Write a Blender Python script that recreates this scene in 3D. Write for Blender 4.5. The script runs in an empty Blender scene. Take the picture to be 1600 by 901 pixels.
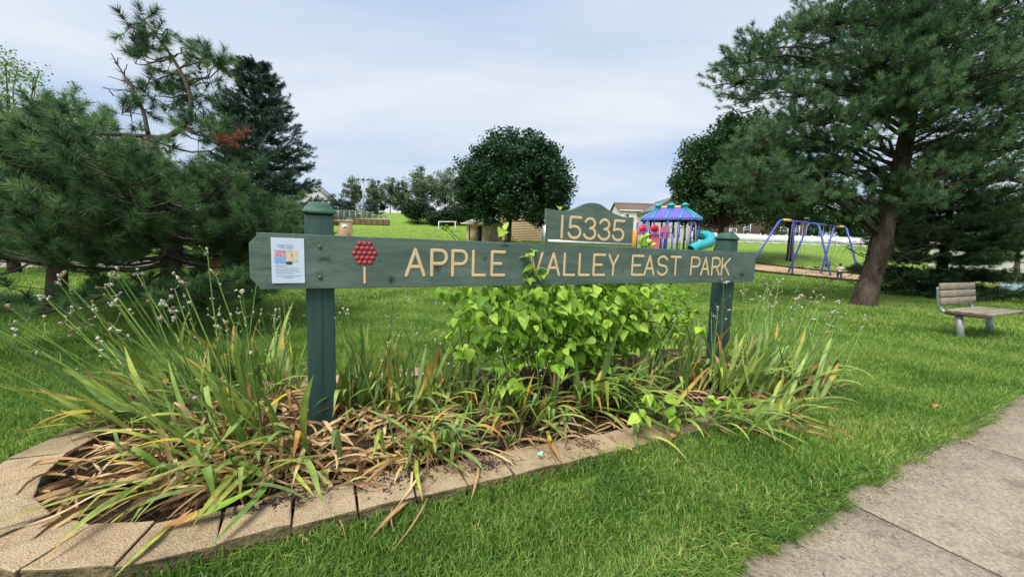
import bpy, bmesh, math, random
import numpy as np
from mathutils import Vector, Matrix, noise as mnoise

S = bpy.context.scene
COL = S.collection
R = math.radians
rng = np.random.default_rng(7)
random.seed(7)

# ------------------------------------------------------------------ camera
FPX, PITCH, ROLL, CAMH = 600.0, R(5.9), R(1.9), 1.45
fw = np.array([0, math.cos(PITCH), -math.sin(PITCH)])
r0 = np.array([1.0, 0, 0]); u0 = np.cross(r0, fw)
rt = r0 * math.cos(ROLL) + u0 * math.sin(ROLL)
up = -r0 * math.sin(ROLL) + u0 * math.cos(ROLL)
cam = bpy.data.cameras.new("camera")
cam.sensor_fit = 'HORIZONTAL'; cam.sensor_width = 36.0; cam.lens = 36.0 * FPX / 1600.0
cam.clip_start = 0.05; cam.clip_end = 3000
camo = bpy.data.objects.new("camera", cam); COL.objects.link(camo)
camo.matrix_world = Matrix(((rt[0], up[0], -fw[0], 0), (rt[1], up[1], -fw[1], 0), (rt[2], up[2], -fw[2], CAMH), (0, 0, 0, 1)))
S.camera = camo

# ------------------------------------------------------------------ sky, sun, exposure
SUN_EL, SUN_AZ = R(58), R(215)          # high, soft, from behind the viewer's left
wd = bpy.data.worlds.new("World"); S.world = wd; wd.use_nodes = True
nt = wd.node_tree; nt.nodes.clear()
def N(t, k, **kw):
    n = t.nodes.new(k)
    for a, b in kw.items(): setattr(n, a, b)
    return n
out = N(nt, 'ShaderNodeOutputWorld'); bg = N(nt, 'ShaderNodeBackground')
nt.links.new(bg.outputs[0], out.inputs[0])
sky = N(nt, 'ShaderNodeTexSky', sky_type='NISHITA', sun_disc=False)
sky.sun_elevation = SUN_EL; sky.sun_rotation = SUN_AZ; sky.air_density = 1.0; sky.dust_density = 1.5
tc = N(nt, 'ShaderNodeTexCoord')
sep = N(nt, 'ShaderNodeSeparateXYZ'); nt.links.new(tc.outputs['Generated'], sep.inputs[0])
den = N(nt, 'ShaderNodeMath', operation='MAXIMUM'); nt.links.new(sep.outputs['Z'], den.inputs[0]); den.inputs[1].default_value = 0.0
den2 = N(nt, 'ShaderNodeMath', operation='ADD'); nt.links.new(den.outputs[0], den2.inputs[0]); den2.inputs[1].default_value = 0.22
dx = N(nt, 'ShaderNodeMath', operation='DIVIDE'); nt.links.new(sep.outputs['X'], dx.inputs[0]); nt.links.new(den2.outputs[0], dx.inputs[1])
dy = N(nt, 'ShaderNodeMath', operation='DIVIDE'); nt.links.new(sep.outputs['Y'], dy.inputs[0]); nt.links.new(den2.outputs[0], dy.inputs[1])
cmb = N(nt, 'ShaderNodeCombineXYZ'); nt.links.new(dx.outputs[0], cmb.inputs[0]); nt.links.new(dy.outputs[0], cmb.inputs[1])
mpc = N(nt, 'ShaderNodeMapping'); nt.links.new(cmb.outputs[0], mpc.inputs[0])
mpc.inputs['Scale'].default_value = (0.55, 1.15, 1); mpc.inputs['Rotation'].default_value = (0, 0, R(-24)); mpc.inputs['Location'].default_value = (2.3, 0.4, 0)
cn = N(nt, 'ShaderNodeTexNoise'); cn.inputs['Scale'].default_value = 1.05; cn.inputs['Detail'].default_value = 7; cn.inputs['Roughness'].default_value = 0.52; cn.inputs['Distortion'].default_value = 0.35
nt.links.new(mpc.outputs[0], cn.inputs['Vector'])
cr = N(nt, 'ShaderNodeValToRGB'); nt.links.new(cn.outputs['Fac'], cr.inputs[0])
cr.color_ramp.elements[0].position = 0.36; cr.color_ramp.elements[0].color = (0.25, 0.315, 0.415, 1)
cr.color_ramp.elements[1].position = 0.64; cr.color_ramp.elements[1].color = (0.412, 0.427, 0.45, 1)
e = cr.color_ramp.elements.new(0.5); e.color = (0.33, 0.37, 0.43, 1)
skm = N(nt, 'ShaderNodeMixRGB', blend_type='MULTIPLY'); skm.inputs[0].default_value = 1; skm.inputs[2].default_value = (0.07, 0.07, 0.07, 1)
nt.links.new(sky.outputs[0], skm.inputs[1])
mx = N(nt, 'ShaderNodeMixRGB'); mx.inputs[0].default_value = 0.88          # the cloud sheet covers most of the blue
nt.links.new(skm.outputs[0], mx.inputs[1]); nt.links.new(cr.outputs[0], mx.inputs[2])
nt.links.new(mx.outputs[0], bg.inputs[0]); bg.inputs[1].default_value = 1.0
sl = bpy.data.lights.new("sun", 'SUN'); sl.energy = 2.8; sl.angle = R(36); sl.color = (1.0, 0.95, 0.86)
so = bpy.data.objects.new("sun", sl); COL.objects.link(so)
sd = Vector((math.sin(SUN_AZ) * math.cos(SUN_EL), math.cos(SUN_AZ) * math.cos(SUN_EL), math.sin(SUN_EL)))
so.rotation_euler = sd.to_track_quat('Z', 'Y').to_euler(); so.location = (0, -20, 30)
vs = S.view_settings; vs.view_transform = 'Standard'; vs.look = 'None'; vs.exposure = 1.15; vs.gamma = 1.0; vs.use_curve_mapping = False
S.cycles.use_denoising = True; S.cycles.max_bounces = 6; S.cycles.transparent_max_bounces = 8
S.cycles.sample_clamp_indirect = 5

# ------------------------------------------------------------------ helpers
def at(px, py, t):
    """world point seen at photo pixel (px, py) at depth t metres"""
    return np.array([0, 0, CAMH]) + t * (fw + rt * (px - 800) / FPX - up * (py - 450.5) / FPX)
def on_ground(px, py, z=0.0):
    d = fw + rt * (px - 800) / FPX - up * (py - 450.5) / FPX
    return np.array([0, 0, CAMH]) + d * ((z - CAMH) / d[2])
SA = np.array([-1.604, 2.460]); SDIR = np.array([0.89083, 0.45434]); NDIR = np.array([-0.45434, 0.89083]); SANG = math.atan2(SDIR[1], SDIR[0])
def sn(s, n, z=0.0):
    p = SA + SDIR * s + NDIR * n
    return np.array([p[0], p[1], z])
def to_sn(x, y):
    dx_, dy_ = x - SA[0], y - SA[1]
    return dx_ * SDIR[0] + dy_ * SDIR[1], dx_ * NDIR[0] + dy_ * NDIR[1]
def sstep(a, b, x):
    t = np.clip((np.asarray(x, float) - a) / (b - a), 0, 1); return t * t * (3 - 2 * t)
_lat = np.random.default_rng(3).random((64, 64))
def vnoise(x, y):
    x = np.asarray(x, float); y = np.asarray(y, float)
    xi = np.floor(x).astype(int); yi = np.floor(y).astype(int); fx = x - xi; fy = y - yi
    fx = fx * fx * (3 - 2 * fx); fy = fy * fy * (3 - 2 * fy)
    a = _lat[xi % 64, yi % 64]; b = _lat[(xi + 1) % 64, yi % 64]; c = _lat[xi % 64, (yi + 1) % 64]; d = _lat[(xi + 1) % 64, (yi + 1) % 64]
    return (a * (1 - fx) + b * fx) * (1 - fy) + (c * (1 - fx) + d * fx) * fy
_ly = np.array([-100, 12, 22, 33, 48, 60, 85, 100, 140, 3000.]); _lz = np.array([0, 0, .35, 1.05, 2.0, 4.0, 8.6, 9.0, 8.0, 8.0])
_ry = np.array([-100, 34, 39, 46, 60, 75, 100, 3000.]); _rz = np.array([0, 0, .25, .75, 2.6, 4.05, 4.6, 5.5])
def height(x, y):
    """lawn height: a slight rise to the right, a hill behind on the left, a bank behind the swings"""
    x = np.asarray(x, float); y = np.asarray(y, float)
    L = sum(np.interp(y + o, _ly, _lz) for o in (-5, -2.5, 0, 2.5, 5)) / 5
    Rr = sum(np.interp(y + o, _ry, _rz) for o in (-3, -1.5, 0, 1.5, 3)) / 5
    hill = 1 - 0.35 * sstep(-30, -70, x)
    w = sstep(-6, 20, x - 0.12 * np.maximum(y - 40, 0))
    base = 0.12 * sstep(0.8, 7.5, x) + (vnoise(x * .35 + 9, y * .35) - .5) * 0.05 * sstep(6, 10, np.hypot(x, y))
    return base + L * hill * (1 - w) + Rr * w
def hz(x, y): return float(height(x, y))

def setp(o, label=None, cat=None, group=None, kind=None):
    if label: o['label'] = label
    if cat: o['category'] = cat
    if group: o['group'] = group
    if kind: o['kind'] = kind
    return o
def empty(name, loc, rz=0.0, **kw):
    o = bpy.data.objects.new(name, None); COL.objects.link(o); o.location = tuple(float(v) for v in loc); o.rotation_euler = (0, 0, rz)
    o.empty_display_size = 0.1
    return setp(o, **kw)
def link(name, me, m=None, parent=None, world=False, **kw):
    o = bpy.data.objects.new(name, me); COL.objects.link(o)
    if m is not None and not me.materials: me.materials.append(m)
    if parent is not None:
        o.parent = parent
        if world: o.location = -parent.location
    return setp(o, **kw)

class G:
    """collects points and faces; build() makes one mesh"""
    def __init__(s): s.v = []; s.f3 = []; s.f4 = []; s.n = 0; s.t = []; s.m3 = []; s.m4 = []
    def add(s, v, f3=None, f4=None, tint=None, mi=0):
        v = np.asarray(v, float).reshape(-1, 3); s.v.append(v)
        if f3 is not None and len(f3):
            f3 = np.asarray(f3, int).reshape(-1, 3) + s.n; s.f3.append(f3); s.m3.append(np.full(len(f3), mi))
        if f4 is not None and len(f4):
            f4 = np.asarray(f4, int).reshape(-1, 4) + s.n; s.f4.append(f4); s.m4.append(np.full(len(f4), mi))
        s.t.append(np.full(len(v), .5) if tint is None else np.broadcast_to(np.asarray(tint, float), (len(v),)))
        s.n += len(v); return s
    def box(s, c, d, rz=0.0, **kw):
        c = np.asarray(c, float); hx, hy, hh = [k / 2 for k in d]
        p = np.array([[a * hx, b * hy, e_ * hh] for a in (-1, 1) for b in (-1, 1) for e_ in (-1, 1)])
        if rz:
            cs, sn_ = math.cos(rz), math.sin(rz); p = np.stack([p[:, 0] * cs - p[:, 1] * sn_, p[:, 0] * sn_ + p[:, 1] * cs, p[:, 2]], 1)
        return s.add(p + c, f4=[[0, 1, 3, 2], [4, 6, 7, 5], [0, 4, 5, 1], [2, 3, 7, 6], [0, 2, 6, 4], [1, 5, 7, 3]], **kw)
    def tube(s, pts, rad, sides=8, caps=True, **kw):
        pts = np.asarray(pts, float); k = len(pts); rad = np.broadcast_to(np.asarray(rad, float), (k,))
        tg = np.gradient(pts, axis=0); tg /= np.linalg.norm(tg, axis=1)[:, None] + 1e-12
        ref = np.array([0, 0, 1.0]) if abs(tg[0][2]) < .9 else np.array([1.0, 0, 0])
        a = np.linspace(0, 2 * math.pi, sides, endpoint=False); V = []
        u_ = np.cross(tg[0], ref); u_ /= np.linalg.norm(u_)
        for i in range(k):
            u_ = u_ - tg[i] * (u_ @ tg[i]); u_ /= np.linalg.norm(u_) + 1e-12; w_ = np.cross(tg[i], u_)
            V.append(pts[i] + rad[i] * (np.cos(a)[:, None] * u_ + np.sin(a)[:, None] * w_))
        V = np.concatenate(V); F = []
        for i in range(k - 1):
            for j in range(sides):
                j2 = (j + 1) % sides; F.append([i * sides + j, i * sides + j2, (i + 1) * sides + j2, (i + 1) * sides + j])
        T = []
        if caps:
            V = np.concatenate([V, [pts[0], pts[-1]]]); n0 = k * sides
            for j in range(sides):
                j2 = (j + 1) % sides; T.append([n0, j2, j]); T.append([n0 + 1, (k - 1) * sides + j, (k - 1) * sides + j2])
        return s.add(V, f3=T, f4=F, **kw)
    def mesh(s, name, mats=(), smooth=False):
        me = bpy.data.meshes.new(name); V = np.concatenate(s.v)
        f3 = np.concatenate(s.f3) if s.f3 else np.zeros((0, 3), int); f4 = np.concatenate(s.f4) if s.f4 else np.zeros((0, 4), int)
        me.vertices.add(len(V)); me.vertices.foreach_set('co', V.astype(np.float32).ravel())
        idx = np.concatenate([f3.ravel(), f4.ravel()]); me.loops.add(len(idx)); me.loops.foreach_set('vertex_index', idx.astype(np.int32))
        nf = len(f3) + len(f4); me.polygons.add(nf)
        st = np.concatenate([np.arange(len(f3)) * 3, len(f3) * 3 + np.arange(len(f4)) * 4]).astype(np.int32)
        me.polygons.foreach_set('loop_start', st)
        mi = np.concatenate(s.m3 + s.m4) if nf else np.zeros(0)
        for m in mats: me.materials.append(m)
        me.polygons.foreach_set('material_index', mi.astype(np.int32))
        if smooth: me.polygons.foreach_set('use_smooth', np.ones(nf, bool))
        me.update(calc_edges=True)
        at_ = me.attributes.new('tint', 'FLOAT', 'POINT'); at_.data.foreach_set('value', np.concatenate(s.t).astype(np.float32))
        return me
    def build(s, name, mats, parent=None, world=False, smooth=False, **kw):
        if not isinstance(mats, (list, tuple)): mats = [mats]
        return link(name, s.mesh(name, mats, smooth), None, parent, world, **kw)

def bevelled(name, me, w=0.005, seg=1, angle=30):
    bm = bmesh.new(); bm.from_mesh(me)
    bmesh.ops.remove_doubles(bm, verts=bm.verts, dist=1e-5)
    es = [e_ for e_ in bm.edges if len(e_.link_faces) == 2 and e_.calc_face_angle(0) > R(angle)]
    bmesh.ops.bevel(bm, geom=es, offset=w, segments=seg, affect='EDGES', profile=.6)
    bmesh.ops.recalc_face_normals(bm, faces=bm.faces); bm.to_mesh(me); bm.free(); me.update(); return me
def prism(outline, y0, y1, bev=0.0):
    """outline in (x, z), extruded from y0 to y1"""
    bm = bmesh.new(); a = [bm.verts.new((x, y0, z)) for x, z in outline]
    f = bm.faces.new(a); r_ = bmesh.ops.extrude_face_region(bm, geom=[f])
    bmesh.ops.translate(bm, verts=[v for v in r_['geom'] if isinstance(v, bmesh.types.BMVert)], vec=(0, y1 - y0, 0))
    if bev: bmesh.ops.bevel(bm, geom=bm.edges[:], offset=bev, segments=2, affect='EDGES', profile=.6)
    bmesh.ops.recalc_face_normals(bm, faces=bm.faces)
    me = bpy.data.meshes.new('prism'); bm.to_mesh(me); bm.free(); return me

# ------------------------------------------------------------------ materials
def mat(name, col, rough=.7, col2=None, scale=6.0, detail=5, bump=0.0, bscale=None, metal=0.0, stretch=(1, 1, 1), coord='Object', spec=.3, lo=.35, hi=.65):
    m = bpy.data.materials.new(name); m.use_nodes = True; t = m.node_tree; b = t.nodes['Principled BSDF']
    b.inputs['Roughness'].default_value = rough; b.inputs['Metallic'].default_value = metal; b.inputs['Specular IOR Level'].default_value = spec
    c = N(t, 'ShaderNodeTexCoord'); mp = N(t, 'ShaderNodeMapping'); mp.inputs['Scale'].default_value = stretch
    if coord == 'World':
        g = N(t, 'ShaderNodeNewGeometry'); t.links.new(g.outputs['Position'], mp.inputs[0])
    else: t.links.new(c.outputs[coord], mp.inputs[0])
    col2 = col2 or tuple(k * .8 for k in col)
    n = N(t, 'ShaderNodeTexNoise'); n.inputs['Scale'].default_value = scale; n.inputs['Detail'].default_value = detail; n.inputs['Roughness'].default_value = .6
    t.links.new(mp.outputs[0], n.inputs['Vector'])
    r = N(t, 'ShaderNodeValToRGB'); t.links.new(n.outputs['Fac'], r.inputs[0])
    r.color_ramp.elements[0].position = lo; r.color_ramp.elements[0].color = (*col2, 1); r.color_ramp.elements[1].position = hi; r.color_ramp.elements[1].color = (*col, 1)
    t.links.new(r.outputs[0], b.inputs['Base Color'])
    if bump:
        n2 = N(t, 'ShaderNodeTexNoise'); n2.inputs['Scale'].default_value = bscale or scale * 3; n2.inputs['Detail'].default_value = 6
        t.links.new(mp.outputs[0], n2.inputs['Vector'])
        bp = N(t, 'ShaderNodeBump'); bp.inputs['Strength'].default_value = bump; bp.inputs['Distance'].default_value = .02
        t.links.new(n2.outputs['Fac'], bp.inputs['Height']); t.links.new(bp.outputs[0], b.inputs['Normal'])
    m['_ramp'] = r.name; m['_mp'] = mp.name
    return m
def foliage(name, cols, trans=.3, rough=.55, wscale=0.0, wamt=.25, spec=.25):
    """leaf material: colour from the per-leaf 'tint', a little light passing through"""
    m = bpy.data.materials.new(name); m.use_nodes = True; t = m.node_tree; b = t.nodes['Principled BSDF']; o = t.nodes['Material Output']
    a = N(t, 'ShaderNodeAttribute', attribute_name='tint'); r = N(t, 'ShaderNodeValToRGB')
    fac = a.outputs['Fac']
    if wscale:
        g = N(t, 'ShaderNodeNewGeometry'); n = N(t, 'ShaderNodeTexNoise'); n.inputs['Scale'].default_value = wscale; n.inputs['Detail'].default_value = 3
        t.links.new(g.outputs['Position'], n.inputs['Vector'])
        k = N(t, 'ShaderNodeMath', operation='MULTIPLY_ADD'); k.inputs[1].default_value = wamt * 4; k.inputs[2].default_value = -wamt * 2
        t.links.new(n.outputs['Fac'], k.inputs[0]); ad = N(t, 'ShaderNodeMath', operation='ADD', use_clamp=True)
        t.links.new(k.outputs[0], ad.inputs[0]); t.links.new(fac, ad.inputs[1]); fac = ad.outputs[0]
    t.links.new(fac, r.inputs[0]); el = r.color_ramp.elements
    el[0].color = (*cols[0], 1); el[0].position = 0; el[1].color = (*cols[-1], 1); el[1].position = 1
    for i, c in enumerate(cols[1:-1]): q = el.new((i + 1) / (len(cols) - 1)); q.color = (*c, 1)
    b.inputs['Roughness'].default_value = rough; b.inputs['Specular IOR Level'].default_value = spec
    t.links.new(r.outputs[0], b.inputs['Base Color'])
    tr = N(t, 'ShaderNodeBsdfTranslucent'); ms = N(t, 'ShaderNodeMixShader'); ms.inputs[0].default_value = trans
    t.links.new(r.outputs[0], tr.inputs[0]); t.links.new(b.outputs[0], ms.inputs[1]); t.links.new(tr.outputs[0], ms.inputs[2]); t.links.new(ms.outputs[0], o.inputs[0])
    return m
def leaf_object_material(name, trans=.3):
    """one leaf per object: colour from the object's own colour, tip colour where the object's alpha says the tip has dried"""
    m = bpy.data.materials.new(name); m.use_nodes = True; t = m.node_tree; b = t.nodes['Principled BSDF']; o = t.nodes['Material Output']
    oi = N(t, 'ShaderNodeObjectInfo'); a = N(t, 'ShaderNodeAttribute', attribute_name='tint')
    n = N(t, 'ShaderNodeTexNoise'); n.inputs['Scale'].default_value = 18; n.inputs['Detail'].default_value = 4; c = N(t, 'ShaderNodeTexCoord'); t.links.new(c.outputs['Object'], n.inputs['Vector'])
    ng = N(t, 'ShaderNodeMath', operation='MULTIPLY_ADD'); ng.inputs[1].default_value = .5; t.links.new(n.outputs['Fac'], ng.inputs[0]); t.links.new(a.outputs['Fac'], ng.inputs[2])
    sb = N(t, 'ShaderNodeMath', operation='SUBTRACT'); t.links.new(ng.outputs[0], sb.inputs[0]); t.links.new(oi.outputs['Alpha'], sb.inputs[1])
    ss = N(t, 'ShaderNodeMapRange'); ss.inputs['From Min'].default_value = .15; ss.inputs['From Max'].default_value = .42; t.links.new(sb.outputs[0], ss.inputs['Value'])
    rp = N(t, 'ShaderNodeValToRGB'); t.links.new(ss.outputs[0], rp.inputs[0])
    rp.color_ramp.elements[0].color = (.52, .40, .07, 1); rp.color_ramp.elements[1].color = (.42, .21, .07, 1); rp.color_ramp.elements[0].position = .4
    tipm = N(t, 'ShaderNodeMath', operation='MULTIPLY', use_clamp=True); tipm.inputs[1].default_value = 2.2; t.links.new(ss.outputs[0], tipm.inputs[0])
    vr = N(t, 'ShaderNodeMapRange'); vr.inputs['From Min'].default_value = .3; vr.inputs['From Max'].default_value = .7; vr.inputs['To Min'].default_value = .72; vr.inputs['To Max'].default_value = 1.2
    t.links.new(n.outputs['Fac'], vr.inputs['Value'])
    xa = N(t, 'ShaderNodeAttribute', attribute_name='across'); xs_ = N(t, 'ShaderNodeMath', operation='MULTIPLY'); xs_.inputs[1].default_value = 21.0; t.links.new(xa.outputs['Fac'], xs_.inputs[0])
    sn_ = N(t, 'ShaderNodeMath', operation='SINE'); t.links.new(xs_.outputs[0], sn_.inputs[0]); rb = N(t, 'ShaderNodeMath', operation='MULTIPLY_ADD'); rb.inputs[1].default_value = .13; rb.inputs[2].default_value = 1.0; t.links.new(sn_.outputs[0], rb.inputs[0])
    ab = N(t, 'ShaderNodeMath', operation='ABSOLUTE'); t.links.new(xa.outputs['Fac'], ab.inputs[0]); mr_ = N(t, 'ShaderNodeMapRange'); mr_.inputs['From Max'].default_value = .16; mr_.inputs['To Min'].default_value = 1.28; mr_.inputs['To Max'].default_value = 1.0; t.links.new(ab.outputs[0], mr_.inputs['Value'])
    rib = N(t, 'ShaderNodeMath', operation='MULTIPLY'); t.links.new(rb.outputs[0], rib.inputs[0]); t.links.new(mr_.outputs[0], rib.inputs[1]); vv = N(t, 'ShaderNodeMath', operation='MULTIPLY'); t.links.new(rib.outputs[0], vv.inputs[0]); t.links.new(vr.outputs[0], vv.inputs[1])
    vm = N(t, 'ShaderNodeMixRGB', blend_type='MULTIPLY'); vm.inputs[0].default_value = 1; t.links.new(oi.outputs['Color'], vm.inputs[1]); t.links.new(vv.outputs[0], vm.inputs[2])
    mxx = N(t, 'ShaderNodeMixRGB'); t.links.new(tipm.outputs[0], mxx.inputs[0]); t.links.new(vm.outputs[0], mxx.inputs[1]); t.links.new(rp.outputs[0], mxx.inputs[2])
    b.inputs['Roughness'].default_value = .5; b.inputs['Specular IOR Level'].default_value = .3
    t.links.new(mxx.outputs[0], b.inputs['Base Color'])
    tr = N(t, 'ShaderNodeBsdfTranslucent'); ms = N(t, 'ShaderNodeMixShader'); ms.inputs[0].default_value = trans
    t.links.new(mxx.outputs[0], tr.inputs[0]); t.links.new(b.outputs[0], ms.inputs[1]); t.links.new(tr.outputs[0], ms.inputs[2]); t.links.new(ms.outputs[0], o.inputs[0])
    return m

M = {}
M['lawn'] = mat('lawn_ground', (.19, .285, .045), .9, (.105, .175, .03), 1.3, 6, .6, 60, coord='World', lo=.3, hi=.72, spec=.1)
M['grass'] = foliage('grass_blades', [(.062, .138, .024), (.112, .222, .036), (.175, .30, .052), (.36, .39, .12)], .35, .5, 1.3, .32)
M['soil'] = mat('bed_soil', (.05, .035, .024), .95, (.018, .013, .010), 9, 8, 1.0, 70, coord='World', spec=.1)
M['chips'] = foliage('mulch_chips', [(.02, .014, .010), (.045, .028, .018), (.10, .060, .035), (.20, .13, .08)], 0, .9)
M['concrete'] = None
M['stone'] = mat('edging_stone', (.40, .30, .195), .9, (.24, .175, .11), 4.5, 8, .7, 120, coord='World', lo=.32, hi=.62, spec=.15)
M['bark'] = mat('pine_bark', (.095, .072, .056), .95, (.028, .022, .019), 5, 8, 1.0, 18, stretch=(1, 1, .28), coord='World', spec=.1)
M['bark_grey'] = mat('grey_bark', (.16, .13, .11), .95, (.06, .048, .04), 9, 7, 1.0, 30, stretch=(1, 1, .4), coord='World', spec=.1)
M['twig'] = mat('bare_twig', (.10, .082, .07), .9, (.045, .036, .03), 20)
M['tan_rubber'] = mat('tan_play_surface', (.46, .30, .20), .9, (.38, .245, .16), 2, 6, .3, 90, coord='World')
M['timber_dark'] = mat('dark_timber', (.035, .028, .024), .9, (.02, .016, .014), 8)
M['road'] = mat('left_road', (.34, .30, .27), .9, (.26, .23, .21), 3, coord='World')

def concrete():
    m = mat('sidewalk_concrete', (.335, .285, .23), .9, (.255, .215, .17), 2.2, 9, .5, 150, coord='World', lo=.3, hi=.66, spec=.2)
    t = m.node_tree; b = t.nodes['Principled BSDF']; ramp = t.nodes[m['_ramp']]; mp = t.nodes[m['_mp']]
    v = N(t, 'ShaderNodeTexVoronoi'); v.inputs['Scale'].default_value = 75; t.links.new(mp.outputs[0], v.inputs['Vector'])
    r = N(t, 'ShaderNodeValToRGB'); t.links.new(v.outputs['Color'], r.inputs[0])
    for k, (p, c) in enumerate(((0.0, .62), (1.0, 1.35))): r.color_ramp.elements[k].position = p; r.color_ramp.elements[k].color = (c, c, c * .97, 1)
    d = N(t, 'ShaderNodeTexNoise'); d.inputs['Scale'].default_value = 330; t.links.new(mp.outputs[0], d.inputs['Vector'])
    r2 = N(t, 'ShaderNodeValToRGB'); t.links.new(d.outputs['Fac'], r2.inputs[0]); r2.color_ramp.elements[0].position = .3; r2.color_ramp.elements[0].color = (.7, .7, .7, 1); r2.color_ramp.elements[1].position = .7; r2.color_ramp.elements[1].color = (1.15, 1.15, 1.15, 1)
    a = N(t, 'ShaderNodeMixRGB', blend_type='MULTIPLY'); a.inputs[0].default_value = .85; t.links.new(ramp.outputs[0], a.inputs[1]); t.links.new(r.outputs[0], a.inputs[2])
    a2 = N(t, 'ShaderNodeMixRGB', blend_type='MULTIPLY'); a2.inputs[0].default_value = .7; t.links.new(a.outputs[0], a2.inputs[1]); t.links.new(r2.outputs[0], a2.inputs[2])
    # dark blotches (old stains)
    n3 = N(t, 'ShaderNodeTexNoise'); n3.inputs['Scale'].default_value = 5; n3.inputs['Detail'].default_value = 8; n3.inputs['Roughness'].default_value = .75; t.links.new(mp.outputs[0], n3.inputs['Vector'])
    r3 = N(t, 'ShaderNodeValToRGB'); t.links.new(n3.outputs['Fac'], r3.inputs[0]); r3.color_ramp.elements[0].position = .36; r3.color_ramp.elements[0].color = (.62, .60, .57, 1); r3.color_ramp.elements[1].position = .46; r3.color_ramp.elements[1].color = (1, 1, 1, 1)
    a3 = N(t, 'ShaderNodeMixRGB', blend_type='MULTIPLY'); a3.inputs[0].default_value = .8; t.links.new(a2.outputs[0], a3.inputs[1]); t.links.new(r3.outputs[0], a3.inputs[2])
    t.links.new(a3.outputs[0], b.inputs['Base Color']); return m
M['concrete'] = concrete()
# edging stones: pale grit in the top, darker split faces with moss
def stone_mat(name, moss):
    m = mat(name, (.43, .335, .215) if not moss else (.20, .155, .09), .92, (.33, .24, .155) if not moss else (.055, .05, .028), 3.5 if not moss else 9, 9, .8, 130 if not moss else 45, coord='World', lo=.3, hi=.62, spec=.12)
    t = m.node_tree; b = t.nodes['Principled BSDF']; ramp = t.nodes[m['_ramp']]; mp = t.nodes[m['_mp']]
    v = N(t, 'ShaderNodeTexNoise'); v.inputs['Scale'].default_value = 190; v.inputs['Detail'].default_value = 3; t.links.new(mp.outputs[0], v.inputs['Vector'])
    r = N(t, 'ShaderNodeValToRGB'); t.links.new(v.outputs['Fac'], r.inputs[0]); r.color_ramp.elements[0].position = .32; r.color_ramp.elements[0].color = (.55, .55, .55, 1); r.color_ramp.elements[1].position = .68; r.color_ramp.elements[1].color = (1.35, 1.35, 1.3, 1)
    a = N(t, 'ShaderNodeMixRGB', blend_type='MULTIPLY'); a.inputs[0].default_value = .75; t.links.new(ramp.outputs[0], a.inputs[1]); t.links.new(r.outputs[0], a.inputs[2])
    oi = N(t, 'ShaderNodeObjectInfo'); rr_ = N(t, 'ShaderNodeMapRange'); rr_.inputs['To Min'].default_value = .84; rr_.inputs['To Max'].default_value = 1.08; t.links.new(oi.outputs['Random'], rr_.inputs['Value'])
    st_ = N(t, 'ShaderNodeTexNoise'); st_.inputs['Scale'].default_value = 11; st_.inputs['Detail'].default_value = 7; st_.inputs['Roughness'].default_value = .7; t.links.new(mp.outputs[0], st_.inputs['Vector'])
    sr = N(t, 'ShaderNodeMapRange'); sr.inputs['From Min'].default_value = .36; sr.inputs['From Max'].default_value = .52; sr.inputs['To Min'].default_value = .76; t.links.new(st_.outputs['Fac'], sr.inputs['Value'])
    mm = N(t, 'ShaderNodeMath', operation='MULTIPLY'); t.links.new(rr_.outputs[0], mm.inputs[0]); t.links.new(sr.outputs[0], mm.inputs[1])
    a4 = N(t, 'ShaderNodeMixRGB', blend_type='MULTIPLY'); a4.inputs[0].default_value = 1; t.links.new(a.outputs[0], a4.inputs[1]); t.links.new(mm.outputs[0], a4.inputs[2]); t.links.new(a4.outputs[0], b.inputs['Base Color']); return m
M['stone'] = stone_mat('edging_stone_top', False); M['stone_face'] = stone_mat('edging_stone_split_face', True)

# ------------------------------------------------------------------ lawn: one sheet out to the horizon
def spaced(lo, hi, n, k):
    u_ = np.linspace(-1, 1, n); s_ = np.sinh(k * u_) / math.sinh(k); return np.where(s_ < 0, s_ * -lo, s_ * hi)
gx = spaced(-900, 900, 230, 7.5); gy = np.concatenate([[-300, -80, -25, -8, -3, -1], np.sinh(np.linspace(0, 1, 190) * 6.6) / math.sinh(6.6) * 1200])
X, Y = np.meshgrid(gx, gy, indexing='ij'); Z = height(X, Y) - .012
_S, _N = to_sn(X, Y); Z = Z - .07 * ((_N < -1.97) & (_N > -3.33))
nx, ny = X.shape; ii = np.arange(nx * ny).reshape(nx, ny)
G().add(np.stack([X, Y, Z], -1), f4=np.stack([ii[:-1, :-1], ii[1:, :-1], ii[1:, 1:], ii[:-1, 1:]], -1)).build('lawn', M['lawn'], smooth=True, kind='structure')

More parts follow.
